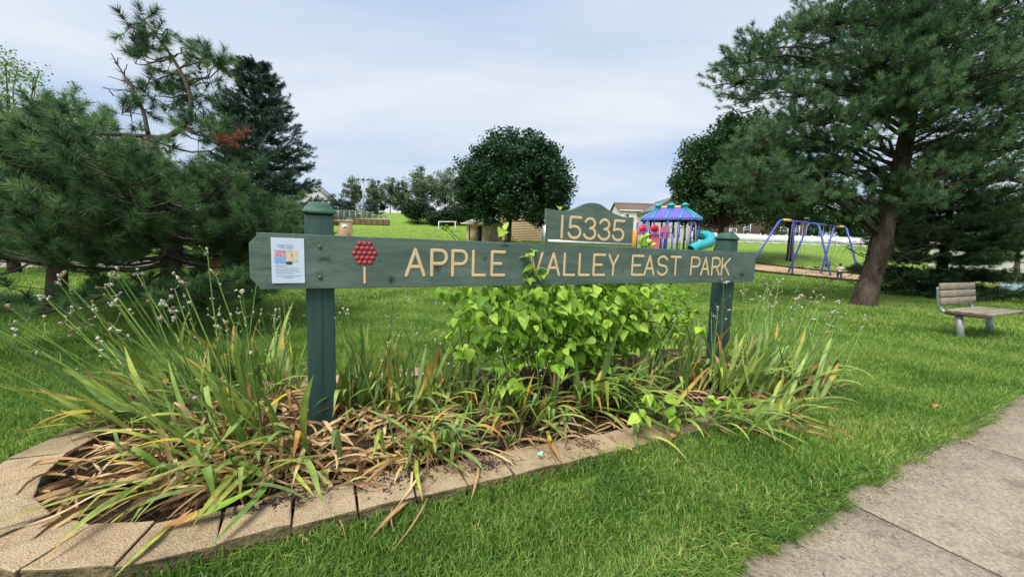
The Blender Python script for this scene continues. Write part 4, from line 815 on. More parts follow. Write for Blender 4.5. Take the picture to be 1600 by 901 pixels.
# white house with a brown roof, behind the play structure
def house(name, x0, x1, y0, y1, z0, ze, zr, axis, wm, rm, label, wins, group=None):
    e_ = empty(name, ((x0 + x1) / 2, (y0 + y1) / 2, z0), label=label, cat='house', group=group)
    g = G(); gable(g, x0, x1, y0, y1, z0 - .5, ze, zr, axis); g.build('wall', wm, e_, True)
    g = G(); gable_roof(g, x0, x1, y0, y1, ze, zr, axis); g.build('roof', rm, e_, True)
    for w in wins: window(e_, *w)
    if axis == 'x': G().box(((x0 + x1) / 2, y0 - .3, ze - .18), (x1 - x0 + .5, .12, .16)).build('gutter', M['white'], e_, True)
    return e_
zb = hz(24, 76); house('white_house', 20.6, 30.5, 76, 84, zb, 9.75, 11.5, 'x', M['house_white'], M['roof_brown'], 'cream white house with a brown shingle roof behind the play structure', [(21.9, 76, 8.3, 1.0, 1.2), (25.4, 76, 8.3, 1.0, 1.2), (21.9, 76, 5.6, 1.0, 1.3), (28.6, 76, 8.3, 1.0, 1.2)])
house('grey_house', 24.2, 31, 68, 76, hz(27, 68), 9.1, 11.4, 'y', M['house_grey'], M['roof_dark'], 'grey house with a front gable beside the cream white house', [(25.2, 68, 8.2, .9, 1.3), (28.5, 68, 8.2, .9, 1.3)])
house('pale_house', -42.5, -35.9, 76, 78.5, hz(-38, 78), 10.0, 12.7, 'y', M['house_pale'], M['roof_dark'], 'pale gabled house end showing between the dark conifer and the sign post', [(-38.5, 76, 8.9, 1, 1.2)])
G().box((-39.2, 75.9, 7.8), (6.6, .1, 2.4)).build('lower_siding', M['house_blue'], bpy.data.objects['pale_house'], True)
house('brown_house', 44, 63, 84, 94, hz(52, 84), 10.2, 14, 'x', M['house_brown'], M['roof_dark'], 'dark brown house behind the white fence with white framed windows', [(47.3, 84, 6.7, 1.5, 1.3), (50.3, 84, 7.2, 1.4, 2.4), (58.3, 84, 7.2, 1.6, 2.2), (60.8, 84, 7.2, 1.6, 2.2)])
zb = hz(48, 34); house('white_house', 49.5, 61, 37, 46, zb, 4.6, 6.8, 'x', M['house_white'], M['roof_dark'], 'white house with a red brick base at the right edge beyond the low conifer', [(51.5, 37, 3.0, 1.4, 1.2), (55.5, 37, 3.0, 1.4, 1.2)])
G().box((55.25, 36.93, zb + .35), (11.5, .14, .9)).build('brick_base', M['brick_red'], bpy.data.objects['white_house.001'], True)
# utility cabinet at the right edge and the tan timber edging beyond the conifer
p = at(1589, 437, 19); p[2] = hz(p[0], p[1]); e_ = empty('utility_cabinet', p, .3, label='pale teal utility cabinet on the grass at the right edge', cat='cabinet')
me = G().box((0, 0, .30), (1.1, .7, .6)).mesh('housing'); bevelled('h', me, .03, 2); link('housing', me, M['teal_box'], e_); me = G().box((0, 0, .625), (1.16, .76, .05)).mesh('lid'); bevelled('h', me, .015); link('lid', me, M['teal_box'], e_); G().box((0, 0, .0), (1.25, .85, .04)).build('pad', M['road'], e_)
p = at(1548, 424, 26); p[2] = hz(p[0], p[1]); e_ = empty('timber_edging', p, -.1, label='low tan timber edging glimpsed under the low conifer branches', cat='edging')
for k in range(3): 
    me = G().box(((k - 1) * 2.02, 0, .16), (2.0, .2, .32)).mesh('timber'); bevelled('t', me, .02); link('timber', me, M['tan_wall'], e_)

# white vinyl fence along the top of the bank
fe = empty('vinyl_fence', (50, 75, hz(50, 75)), label='long white vinyl fence along the top of the grass bank', cat='fence')
xs = np.arange(33, 92, 2.44); pm = bevelled('p', G().box((0, 0, .9), (.14, .14, 1.9)).mesh('fence_post'), .01)
pl = G(); pl.box((0, 0, .12), (2.28, .05, .14)); pl.box((0, 0, 1.62), (2.28, .05, .14))
for k in range(13): pl.box((-1.05 + k * .175, 0, .87), (.168, .03, 1.37))
plm = pl.mesh('fence_panel')
for x in xs:
    y = 75 - .02 * (x - 50); z = hz(x, y); o = link('fence_post', pm, M['white'], fe); o.location = (x - 50, y - 75, z - fe.location.z)
    x2 = x + 1.22; z2 = hz(x2, y); o = link('fence_panel', plm, M['white'], fe); o.location = (x2 - 50, y - 75, z2 - fe.location.z); o.rotation_euler = (0, -math.atan2(hz(x + 2.44, y) - z, 2.44), 0)

# tan storage building: small shed with hip roof, and the long sided building
p = at(757, 386, 48); sz = hz(p[0], p[1]); p[2] = sz; shed = empty('storage_shed', p, R(-8), label='small tan shed with a grey hip roof and dark doorway behind the sign', cat='shed')
W_, D_, H_ = 3.9, 3.2, 4.28 - sz
me = G().box((0, 0, H_ / 2 - .1), (W_, D_, H_ + .2)).mesh('wall'); bevelled('w', me, .02); link('wall', me, M['tan_wall'], shed)
sg = G()
for k in range(int(H_ / .2)): sg.box((.62, -D_ / 2 - .012, .1 + k * .2), (2.3, .024, .17))
sg.build('siding', M['tan_wall'], shed, kind='stuff')
V = [[-W_ / 2 - .55, -D_ / 2 - .55, H_], [W_ / 2 + .55, -D_ / 2 - .55, H_], [W_ / 2 + .55, D_ / 2 + .55, H_], [-W_ / 2 - .55, D_ / 2 + .55, H_], [-.9, 0, H_ + .95], [.9, 0, H_ + .95]]
G().add(V, f4=[[0, 1, 5, 4], [2, 3, 4, 5], [3, 2, 1, 0]], f3=[[1, 2, 5], [3, 0, 4]]).build('roof', M['roof_grey'], shed)
G().box((0, -D_ / 2 - .58, H_ - .03), (W_ + 1.12, .05, .18)).build('fascia', M['tan_trim'], shed)
G().box((-1.55, -D_ / 2 - .05, H_ / 2 - .1), (.10, .10, H_ - .2)).build('door_post', M['dark_open'], shed)
d_ = G().box((-.98, -D_ / 2 - .06, H_ / 2 - .15), (.95, .06, H_ - .4)).build('door', M['tan_trim'], shed); G().box((-.62, -D_ / 2 - .11, 1.0), (.05, .05, .2)).build('handle', M['dark_open'], d_)
G().box((-.26, -D_ / 2 - .045, H_ / 2 - .1), (.40, .09, H_ - .3)).build('doorway', M['dark_open'], shed)
G().box((1.05, -D_ / 2 - .06, H_ * .62), (.18, .06, .6)).build('sign_plate', M['white'], shed)
p = at(840, 386, 52); bz = hz(p[0], p[1]); p[2] = bz; bl = empty('tan_building', p, R(6), label='long tan building with horizontal siding behind the round tree trunk', cat='building')
H_ = 5.3 - bz; G().box((.6, 2, H_ / 2 - .1), (11.5, 4, H_ + .2)).build('wall', M['tan_wall'], bl)
sg = G()
for k in range(int(H_ / .22)): sg.box((.6, -.02 - .004 * (k % 2), .12 + k * .22), (11.5, .05, .19))
sg.build('siding', M['tan_wall'], bl, kind='stuff')
g = G(); gable_roof(g, -5.2, 6.4, 0, 4, H_, H_ + .35, 'x', .1, .1); g.build('roof', M['tan_trim'], bl)
# basketball hoop in front of the shed
p = at(766, 386, 44); p[2] = hz(p[0], p[1]); hp = empty('basketball_hoop', p, R(38), label='basketball hoop with a white fan backboard in front of the shed', cat='basketball hoop')
top_ = at(766, 339, 44)[2] - p[2]; G().tube([[0, 0, -.2], [0, 0, top_]], [.06, .06], 10).build('pole', M['steel'], hp)
G().tube([[0, 0, top_ - .1], [-.7, 0, top_ - .25], [-1.35, 0, top_ - .5]], .04, 8).build('arm', M['steel'], hp)
G().tube([[0, 0, top_ - .9], [-1.35, 0, top_ - .75]], .03, 8).build('brace', M['steel'], hp)
ol = [(-.45, -.5), (.45, -.5), (.62, -.15), (.66, .15), (.58, .42), (.35, .58), (0, .63), (-.35, .58), (-.58, .42), (-.66, .15), (-.62, -.15)]
bb = prism(ol, -.02, .02, .006); o = link('backboard', bb, M['whiteboard'], hp); o.location = (-1.42, 0, top_ - .45); o.rotation_euler = (0, 0, R(90))
an = np.linspace(0, 2 * math.pi, 18); G().tube(np.stack([-1.75 + .225 * np.cos(an), .225 * np.sin(an), np.full(18, top_ - .85)], 1), .012, 6, False).build('rim', M['play_orange'], hp)
# soccer goal
p = at(698, 366, 58); p[2] = hz(p[0], p[1]); go = empty('soccer_goal', p, R(-18), label='white soccer goal frame standing on the field in front of the bushes', cat='goal')
gh = at(684, 346, 58)[2] - p[2]
for x in (-1.38, 1.38): G().tube([[x, 0, -.3], [x, 0, gh]], .06, 8).build('goal_post', M['white'], go); G().tube([[x, 0, gh], [x, .6, gh], [x, 1.5, 0]], .035, 6).build('side_stay', M['white'], go)
G().tube([[-1.44, 0, gh], [1.44, 0, gh]], .06, 8).build('crossbar', M['white'], go); G().tube([[-1.38, 1.5, .02], [1.38, 1.5, .02]], .035, 6).build('back_bar', M['white'], go)
# portable toilet
p = at(540, 384, 33); p[2] = hz(p[0], p[1]); pt = empty('portable_toilet', p, R(20), label='tan portable toilet with a white domed roof, behind the left sign post', cat='portable toilet')
hh = at(540, 345.5, 33)[2] - p[2]
me = G().box((0, 0, hh / 2), (1.08, 1.08, hh)).mesh('cabin'); bevelled('c', me, .05, 2); link('cabin', me, M['porta_tan'], pt)
me = G().box((-.03, -.55, hh * .48), (.74, .05, hh * .84)).mesh('door'); bevelled('c', me, .02); d_ = link('door', me, M['porta_tan'], pt)
bolt_ = G().box((.3, -.60, hh * .5), (.05, .05, .14)).build('handle', M['dark_open'], d_)
V = []; ks = 20
an = np.linspace(0, 2 * math.pi, ks, endpoint=False)
for q, z_ in ((.27, .0), (.27, -.012)): V += [[.0 + .24 * math.cos(a) * (1 if q else 1), -.582 + (0 if z_ == 0 else .012), hh * .78 + .17 * math.sin(a)] for a in an]
G().add(V + [[0, -.582, hh * .78]], f3=[[2 * ks, (i + 1) % ks, i] for i in range(ks)], f4=[[i, (i + 1) % ks, ks + (i + 1) % ks, ks + i] for i in range(ks)]).build('door_sticker', M['white'], d_)
G().box((0, -.588, hh * .78), (.20, .006, .10)).build('sticker_print', M['house_blue'], d_)
V = []; k = 11
for y in (-.60, .60):
    for a in np.linspace(0, math.pi, k): V.append([-.60 * math.cos(a), y, hh + .02 + .26 * math.sin(a)])
F = [[j, j + 1, k + j + 1, k + j] for j in range(k - 1)]; g = G().add(V + [[0, -.6, hh + .02], [0, .6, hh + .02]], f4=F, f3=[[2 * k, j, j + 1] for j in range(k - 1)] + [[2 * k + 1, k + j + 1, k + j] for j in range(k - 1)] )
g.box((0, 0, hh + .0), (1.2, 1.2, .05)); g.build('roof', M['porta_roof'], pt, smooth=False)
# ball field fence: brown kick boards with chain link above
f0, f1 = at(520, 353, 62), at(609, 355.5, 62); f0[2] = hz(*f0[:2]); f1[2] = hz(*f1[:2]); fb = empty('ball_field_fence', f0, label='chain link ball field fence with brown kick boards at the foot of the hill', cat='fence')
N_ = 10; dv = (f1 - f0) / N_
for i in range(N_ + 1):
    p = f0 + dv * i; z = hz(p[0], p[1]); fh = 2.2 - .75 * (i / N_) if i > 6 else 2.2
    G().tube([[p[0], p[1], z - .2], [p[0], p[1], z + fh]], .035, 6).build('fence_post', M['steel'], fb, True)
    if i < N_:
        q = p + dv; z2 = hz(q[0], q[1]); f2 = 2.2 - .75 * ((i + 1) / N_) if i + 1 > 6 else 2.2
        G().tube([[p[0], p[1], z + fh], [q[0], q[1], z2 + f2]], .03, 6).build('top_rail', M['steel'], fb, True)
        for k in range(3):
            zc = .18 + k * .30; a_ = math.atan2(dv[1], dv[0]); mid = (p + q) / 2; L_ = float(np.linalg.norm(dv[:2]))
            G().box((mid[0], mid[1] - .06, (z + z2) / 2 + zc), (L_ - .05, .05, .27), a_).build('kick_board', M['brownwood'], fb, True)
        wires = G()
        for u_ in np.linspace(.04, .96, 9):
            a3 = p + dv * u_; za = z + (z2 - z) * u_; wires.tube([[a3[0], a3[1], za + 1.0], [a3[0], a3[1], za + fh + (f2 - fh) * u_]], .011, 3, False)
        for v_ in np.linspace(.05, .9, 6): wires.tube([[p[0], p[1], z + 1 + (fh - 1) * v_], [q[0], q[1], z2 + 1 + (f2 - 1) * v_]], .011, 3, False)
        wires.build('chain_link', M['steel'], fb, True, kind='stuff')
# field light pole
p = at(568, 353, 64); p[2] = hz(p[0], p[1]); tz = at(568, 280, 64)[2]; lpz = empty('light_pole', p, label='tall thin grey light pole at the ball field', cat='light pole')
G().tube([p - [0, 0, .2], [p[0], p[1], tz]], [.16, .10], 10).build('pole', M['steel'], lpz, True)
G().box((p[0], p[1], tz - .3), (1.9, .10, .10)).build('crossarm', M['steel'], lpz, True)
for dx_ in (-.85, .0, .85): G().box((p[0] + dx_, p[1] - .15, tz - .1), (.42, .3, .34)).build('floodlight', M['steel'], lpz, True)

# ------------------------------------------------------------------ play area
zpit = .13
pf0, pf1 = on_ground(1182, 425, zpit), on_ground(1340, 440.5, zpit); bk0, bk1 = at(1182, 409, 43), at(1340, 425, 34)
dl = unit(pf0 - pf1); pf0 = pf0 + dl * 14; bk0 = bk0 + unit(bk0 - bk1) * 12; pf1 = pf1 - dl * 7; bk1 = bk1 - unit(bk0 - bk1) * 6
g = G(); ku, kv = 24, 12; V = []
for i in range(ku):
    for j in range(kv):
        u_, v_ = i / (ku - 1), j / (kv - 1); a_ = pf0 + (pf1 - pf0) * u_; b_ = bk0 + (bk1 - bk0) * u_; q = a_ + (b_ - a_) * v_; V.append([q[0], q[1], hz(q[0], q[1]) + .035])
q = np.arange(ku * kv).reshape(ku, kv); g.add(V, f4=np.stack([q[:-1, :-1], q[1:, :-1], q[1:, 1:], q[:-1, 1:]], -1)); pit = g.build('play_surface', M['tan_rubber'], kind='structure')
def border(a_, b_, label):
    e_ = empty('timber_border', [a_[0], a_[1], hz(a_[0], a_[1])], label=label, cat='timber border'); L_ = np.linalg.norm((b_ - a_)[:2]); n_ = int(L_ / 2.4); d = (b_ - a_) / n_
    for i in range(n_):
        p, q = a_ + d * i, a_ + d * (i + 1); za, zb_ = hz(*p[:2]), hz(*q[:2]); p3 = np.array([p[0], p[1], za + .08]); q3 = np.array([q[0], q[1], zb_ + .08]); dd = unit(q3 - p3) * .01
        side = unit(np.cross(q3 - p3, [0, 0, 1.])) * .08; V = []
        for e3 in (p3 + dd, q3 - dd): V += [e3 - side - [0, 0, .15], e3 + side - [0, 0, .15], e3 + side + [0, 0, .10], e3 - side + [0, 0, .10]]
        me = G().add(V, f4=[[0, 1, 2, 3], [7, 6, 5, 4], [0, 4, 5, 1], [1, 5, 6, 2], [2, 6, 7, 3], [3, 7, 4, 0]]).mesh('timber'); bevelled('t', me, .012); link('timber', me, M['timber_dark'], e_, True)
border(pf0, pf1, 'black timber border along the near side of the tan swing area'); border(bk0, bk1, 'black timber border along the far side of the tan swing area')

# swing set: arch frames, top beam, hanging swings
sw_ = at(1255, 425, 32); sw_[2] = hz(sw_[0], sw_[1]); swing = empty('swing_set', sw_, label='blue pipe swing set with yellow sleeves on the tan surface', cat='swing set')
def gz(p): p = np.array(p); p[2] = hz(p[0], p[1]) + .03; return p
def arch(f0_, tops, f1_):
    pts = [f0_] + tops + [f1_]; out_ = [np.array(pts[0])]
    for i in range(1, len(pts) - 1):
        a_, b_, c_ = np.array(pts[i - 1]), np.array(pts[i]), np.array(pts[i + 1]); r_ = .35
        p0 = b_ + unit(a_ - b_) * r_; p1 = b_ + unit(c_ - b_) * r_
        for u_ in np.linspace(0, 1, 6): out_.append((1 - u_) ** 2 * p0 + 2 * u_ * (1 - u_) * b_ + u_ ** 2 * p1)
    out_.append(np.array(pts[-1])); G().tube(np.array(out_), .075, 10).build('arch_frame', M['swing_blue'], swing, True, smooth=True)
tA, tB, tC = 32.0, 33.5, 35.0
A1, A2 = at(1219, 343, tA), at(1240, 344.5, tA); arch(gz(at(1166, 427, tA - 1.2)), [A1, A2], gz(at(1238, 428, tA)))
B1, B2 = at(1264, 348, tB), at(1279, 350, tB); arch(gz(at(1232, 423, tB)), [B1, B2], gz(at(1298, 428.5, tB - 2)))
C1, C2 = at(1303, 354, tC), at(1322, 354, tC); arch(gz(at(1283, 423.5, tC - 1)), [C1, C2], gz(at(1343, 426, tC - 2)))
for a_, b_ in ((A1, A2), (C1, C2)): m_ = (a_ + b_) / 2; G().tube([m_ - (b_ - a_) * .30, m_ + (b_ - a_) * .30], .095, 10).build('yellow_sleeve', M['swing_yellow'], swing, True)
beam = [(A1 + A2) / 2, (B1 + B2) / 2, (C1 + C2) / 2]; G().tube(beam, .06, 10).build('top_beam', M['swing_blue'], swing, True)
def swing_seat(u0_, i, px_, py_, bucket, label):
    a_, b_ = beam[i], beam[i + 1]; d = unit(b_ - a_); c = a_ + (b_ - a_) * u0_; sz_ = hz(c[0], c[1]) + .55
    e_ = empty('swing', [c[0], c[1], sz_], label=label, cat='swing', group='swings hanging from the swing set')
    for sgn_ in (-.28, .28):
        t_ = c + d * sgn_; G().tube([t_, [t_[0], t_[1], sz_ + .02]], .014, 5).build('chain', M['chain'], e_, True)
    if not bucket:
        k = 9; V = []
        for u_ in np.linspace(-1, 1, k):
            for w_, h_ in ((-.09, 0), (.09, 0), (.09, .025), (-.09, .025)):
                side = np.array([-d[1], d[0], 0]); q = np.array([c[0], c[1], sz_ - .10 * (1 - u_ * u_)]) + d * u_ * .29 + side * w_; q[2] += h_; V.append(q)
        G().add(V, f4=[[4 * j + m_, 4 * j + (m_ + 1) % 4, 4 * j + 4 + (m_ + 1) % 4, 4 * j + 4 + m_] for j in range(k - 1) for m_ in range(4)] + [[0, 1, 2, 3], [4 * k - 1, 4 * k - 2, 4 * k - 3, 4 * k - 4]]).build('seat', M['black_rubber'], e_, True)
    else:
        g = G(); ks = 12
        for (r_, z_) in ((.16, 0), (.21, .12), (.22, .30)): pass
        an = np.linspace(0, 2 * math.pi, ks, endpoint=False); V = []
        for r_, z_ in ((.14, -.02), (.20, .10), (.22, .30), (.19, .30), (.17, .10)): V += [[c[0] + r_ * math.cos(a), c[1] + r_ * math.sin(a), sz_ + z_] for a in an]
        g.add(V, f4=[[m_ * ks + j, m_ * ks + (j + 1) % ks, (m_ + 1) * ks + (j + 1) % ks, (m_ + 1) * ks + j] for m_ in range(4) for j in range(ks)]); g.add([[c[0], c[1], sz_ - .02]] + V[:ks], f3=[[0, 1 + (j + 1) % ks, 1 + j] for j in range(ks)]); g.build('bucket_seat', M['black_rubber'], e_, True)
swing_seat(.28, 0, 0, 0, False, 'black belt swing hanging nearest the blue left arch'); swing_seat(.68, 0, 0, 0, False, 'black belt swing hanging second from the left arch')
swing_seat(.30, 1, 0, 0, False, 'black belt swing just right of the middle blue arch'); swing_seat(.70, 1, 0, 0, True, 'black bucket swing hanging nearest the child')

# play structure
PB = at(1043, 400, 31); PB[2] = hz(PB[0], PB[1]); PA = R(-35)
pla = empty('play_structure', PB, PA, label='colourful play structure with a violet and teal roof and tube slide', cat='playground')
z0_ = PB[2]; ZE, ZRg, ZC = 4.22 - z0_, 5.12 - z0_, 5.50 - z0_
rx3 = [-1.02, 0, 1.02]; hw = 1.30
ring = [(rx3[0], -hw), (rx3[1], -hw), (rx3[2], -hw)] + [(rx3[2] + hw * math.cos(a), hw * math.sin(a)) for a in (-R(45), 0, R(45))] + [(rx3[2], hw), (rx3[1], hw), (rx3[0], hw)] + [(rx3[0] + hw * math.cos(a), hw * math.sin(a)) for a in (R(135), R(180), R(225))]
rid = [0, 1, 2, 2, 2, 2, 2, 1, 0, 0, 0, 0]
for i in range(12):
    j = (i + 1) % 12; a_, b_ = ring[i], ring[j]; ra, rb = rx3[rid[i]], rx3[rid[j]]
    V = [[a_[0], a_[1], ZE], [b_[0], b_[1], ZE], [rb, 0, ZRg], [ra, 0, ZRg]]; V2 = [[x, y, z - .05] for x, y, z in V]
    low = [[a_[0], a_[1], ZE - .16], [b_[0], b_[1], ZE - .16]]
    if ra == rb: g = G().add([V[0], V[1], V[2]], f3=[[0, 1, 2]])
    else: g = G().add(V, f4=[[0, 1, 2, 3]])
    g.add([V[0], V[1], low[1], low[0]], f4=[[0, 1, 2, 3]]); g.build('roof_panel', M['play_violet'], pla)
    G().tube([[a_[0] * 1.0, a_[1] * 1.005, ZE - .15], [a_[0], a_[1], ZE + .03], [ra, 0, ZRg + .04]], .065, 6).build('roof_rib', M['play_teal'], pla)
    if i in (0, 2, 3, 4, 6, 8, 9, 10, 11, 1, 5, 7): G().tube([[a_[0] * .9, a_[1] * .9, -.2], [a_[0] * .9, a_[1] * .9, ZE]], .075, 10).build('roof_post', M['play_blue'], pla)
for a_, b_ in ((0, 1), (1, 2)): G().tube([[rx3[a_] + .2, 0, ZRg + .03], [rx3[b_] - .2, 0, ZRg + .03]], .11, 8).build('ridge_cover', M['play_cream'], pla)
for x in rx3:
    V = []
    for r_, z_ in ((.20, ZRg - .06), (.20, ZRg + .12), (.33, ZRg + .14), (.33, ZRg + .2), (.04, ZC - .02)): V += [[x + r_ * math.cos(a), r_ * math.sin(a), z_] for a in np.linspace(0, 2 * math.pi, 8, endpoint=False)]
    G().add(V, f4=[[m_ * 8 + j, m_ * 8 + (j + 1) % 8, (m_ + 1) * 8 + (j + 1) % 8, (m_ + 1) * 8 + j] for m_ in range(4) for j in range(8)] + [[32, 33, 34, 35], [36, 37, 38, 39]]).build('roof_cap', M['play_teal'], pla)
DK = 1.15; G().box((0, 0, DK), (4.4, 2.5, .09)).build('deck', M['play_deck'], pla)
def wp(px_, py_, t_): # world point to the structure's own frame
    q = at(px_, py_, t_) - PB; c_, s_ = math.cos(-PA), math.sin(-PA); return np.array([q[0] * c_ - q[1] * s_, q[0] * s_ + q[1] * c_, q[2]])
def zp(zx, zy, t_=29.2): return wp(950 + zx / 6.4, 290 + zy / 6.4, t_)
def arch_panel(name, zx0, zx1, zy0, zy1, m, t_=29.4, th=.07):
    a_, b_ = zp(zx0, zy1, t_), zp(zx1, zy1, t_); h = zp(zx0, zy0, t_)[2] - a_[2]; w = float(np.linalg.norm((b_ - a_)[:2])); r_ = w / 2
    ol_ = [(-r_, 0), (r_, 0)] + [(r_ * math.cos(a), max(.01, h - r_) + r_ * math.sin(a)) for a in np.linspace(0, math.pi, 11)]
    o = link(name, prism(ol_, -th / 2, th / 2, .012), m, pla); o.location = (a_ + b_) / 2; o.rotation_euler = (0, 0, math.atan2(b_[1] - a_[1], b_[0] - a_[0])); return o
def bubble(par_o, m, r_, z_):
    V = []; ks = 14
    for el in (0, 35, 65): V += [[r_ * math.cos(R(el)) * math.cos(a), -.035 - .3 * r_ * math.sin(R(el)), z_ + r_ * math.cos(R(el)) * math.sin(a)] for a in np.linspace(0, 2 * math.pi, ks, endpoint=False)]
    V.append([0, -.035 - .3 * r_, z_]); G().add(V, f4=[[a_ * ks + j, a_ * ks + (j + 1) % ks, (a_ + 1) * ks + (j + 1) % ks, (a_ + 1) * ks + j] for a_ in (0, 1) for j in range(ks)], f3=[[2 * ks + j, 2 * ks + (j + 1) % ks, 3 * ks] for j in range(ks)]).build('bubble_window', m, par_o, smooth=True)
bubble(arch_panel('pink_panel', 302, 388, 385, 495, M['play_pink']), M['play_red'], .27, .42); bubble(arch_panel('pink_panel', 418, 508, 388, 470, M['play_pink']), M['play_red'], .27, .30)
arch_panel('pink_panel', 522, 602, 398, 530, M['play_pink'], 29.8)
o = arch_panel('lower_pink_panel', 415, 505, 470, 640, M['play_pink'], 29.0); 
for (x0_, y0_, x1_, y1_, m) in ((295, 370, 295, 660, 'play_blue'), (400, 330, 400, 640, 'play_blue'), (545, 462, 545, 660, 'play_blue'), (600, 350, 600, 660, 'play_blue'), (648, 475, 648, 660, 'play_blue')):
    a_, b_ = zp(x0_, y0_, 28.8), zp(x1_, y1_, 28.8); b_[2] = -.2; G().tube([a_, [a_[0], a_[1], b_[2]]], .07, 8).build('post', M['play_blue'], pla)
for (x0_, x1_, y_) in ((285, 660, 462), (300, 545, 480)): G().tube([zp(x0_, y_, 28.75), zp(x1_, y_ + 10, 28.75)], .035, 6).build('rail', M['play_violet'], pla)
for k, (zx, zy, sx, sz_) in enumerate(((375, 505, .34, .13), (380, 570, .42, .2), (330, 540, .12, .3), (440, 600, .3, .12))):
    c_ = zp(zx, zy, 28.5); V = []
    for el in np.linspace(-80, 80, 7): V += [[c_[0] + sx * math.cos(R(el)) * math.cos(a), c_[1] + .10 * math.cos(R(el)) * math.sin(a), c_[2] + sz_ * math.sin(R(el)) + .12 * math.cos(a)] for a in np.linspace(0, 2 * math.pi, 12, endpoint=False)]
    G().add(V, f4=[[a_ * 12 + j, a_ * 12 + (j + 1) % 12, (a_ + 1) * 12 + (j + 1) % 12, (a_ + 1) * 12 + j] for a_ in range(6) for j in range(12)]).build('lime_climber', M['play_lime'], pla, smooth=True)
c_ = zp(262, 540, 28.7); me = G().box(c_, (.35, .08, 1.5)).mesh('orange_panel'); bevelled('o', me, .03); link('orange_panel', me, M['play_orange'], pla)
def rail_loop(zx0, zx1, zy0, zy1, t_=29.2):
    a_, b_, c2, d2 = zp(zx0, zy1, t_), zp(zx0, zy0 + 12, t_), zp(zx1, zy0 + 12, t_), zp(zx1, zy1, t_); h_ = zp(zx0, zy0, t_)[2]
    m1, m2 = b_ * .75 + c2 * .25, b_ * .25 + c2 * .75; m1[2] = h_; m2[2] = h_; G().tube([a_, b_, m1, m2, c2, d2], .04, 6).build('cream_rail', M['play_cream'], pla, smooth=True)
rail_loop(800, 876, 362, 640); rail_loop(612, 664, 412, 520, 30); rail_loop(712, 766, 418, 520, 30); rail_loop(775, 800, 410, 545, 30)
for zx in (560, 580, 690, 720, 790, 815, 840): a_ = zp(zx, 545, 30.2); G().tube([a_, [a_[0], a_[1], 0]], .025, 5).build('baluster', M['play_deck'], pla)
# tube slide: winds out of the deck and down
pts = [zp(855, 492, 30.6), zp(905, 492, 30.4), zp(960, 492, 30.2), zp(1010, 505, 29.9), zp(1035, 540, 29.4), zp(1010, 572, 28.9), zp(950, 590, 28.5), zp(880, 610, 28.2), zp(830, 640, 28.1)]
P3 = np.array(pts); uu = np.linspace(0, 8, 33); P3 = np.stack([np.interp(uu, range(9), P3[:, k]) for k in range(3)], 1)
for _ in range(3): P3[1:-1] = (P3[:-2] + 2 * P3[1:-1] + P3[2:]) / 4
sl_ = G().tube(P3, .36, 16, False).build('tube_slide', M['play_teal'], pla, smooth=True)
for i in (6, 13, 20, 27): G().tube([P3[i] - (P3[i + 1] - P3[i - 1]) * .15, P3[i] + (P3[i + 1] - P3[i - 1]) * .15], .395, 16).build('joint_ring', M['play_teal'], sl_)
for i in (4, 7, 9): 
    q = P3[i] + np.array([-.15, -.36, .05]); an = np.linspace(0, 2 * math.pi, 10, endpoint=False); V = [[q[0] + .06 * math.cos(a), q[1] - .01, q[2] + .06 * math.sin(a)] for a in an] + [[q[0], q[1] - .012, q[2]]]; G().add(V, f3=[[10, (j + 1) % 10, j] for j in range(10)]).build('port_hole', M['dark_open'], sl_)
# low dark shrub by the slide
p = at(1122, 386, 30); p[2] = hz(p[0], p[1]); broadleaf('low_shrub', p, p + [0, 0, .45], .8, .6, .45, M['bush'], 'low dark shrub beside the end of the tube slide', 95, 900, .12, 18, .04)

# child standing on the tan surface
cp = on_ground(1310.5, 436.5, .15); cp[2] = hz(cp[0], cp[1]) + .035
kid = empty('person', cp, R(155), label='small child in a pale shirt and dark trousers walking by the swings', cat='person')
SKIN = mat('skin', (.42, .24, .17), .6); SHIRT = mat('pale_shirt', (.60, .50, .50), .8); TROU = mat('dark_trousers', (.035, .045, .08), .85); HAIR = mat('dark_hair', (.012, .010, .010), .6); SHOE = mat('pale_shoes', (.30, .30, .32), .7)
def skinned(name, pts, edges, rad, m, par, root=0, sub=2):
    me = bpy.data.meshes.new(name); me.from_pydata(pts, edges, []); me.materials.append(m); o = bpy.data.objects.new(name, me); COL.objects.link(o); o.parent = par
    o.modifiers.new('Skin', 'SKIN'); sv = me.skin_vertices[0].data
    for i, r_ in enumerate(rad): sv[i].radius = (r_, r_) if not isinstance(r_, tuple) else r_; sv[i].use_root = (i == root)
    sb = o.modifiers.new('Sub', 'SUBSURF'); sb.levels = sub; sb.render_levels = sub; return o
# joints (front = -y): pelvis, belly, chest, neck, head base, head mid, head top, then arms and legs
J = [(0, 0, .52), (0, 0, .62), (0, 0, .76), (0, 0, .84), (0, -.01, .89), (0, -.015, .98), (0, 0, 1.06),
     (.11, 0, .80), (.16, .02, .66), (.17, -.05, .53), (.17, -.08, .47), (-.11, 0, .80), (-.16, .03, .66), (-.17, -.02, .54), (-.17, -.05, .48),
     (.06, 0, .49), (.07, -.06, .28), (.07, -.04, .06), (.07, -.11, .03), (-.06, 0, .49), (-.07, .06, .29), (-.07, .12, .08), (-.07, .06, .03)]
E_ = [(0, 1), (1, 2), (2, 3), (3, 4), (4, 5), (5, 6), (2, 7), (7, 8), (8, 9), (9, 10), (2, 11), (11, 12), (12, 13), (13, 14), (0, 15), (15, 16), (16, 17), (17, 18), (0, 19), (19, 20), (20, 21), (21, 22)]
RD = [(.10, .075), (.095, .075), (.105, .075), .045, .06, .085, .06, .05, .035, .028, .022, .05, .035, .028, .022, .07, .05, .036, .028, .07, .05, .036, .028]
skinned('body', J, E_, RD, SKIN, kid)
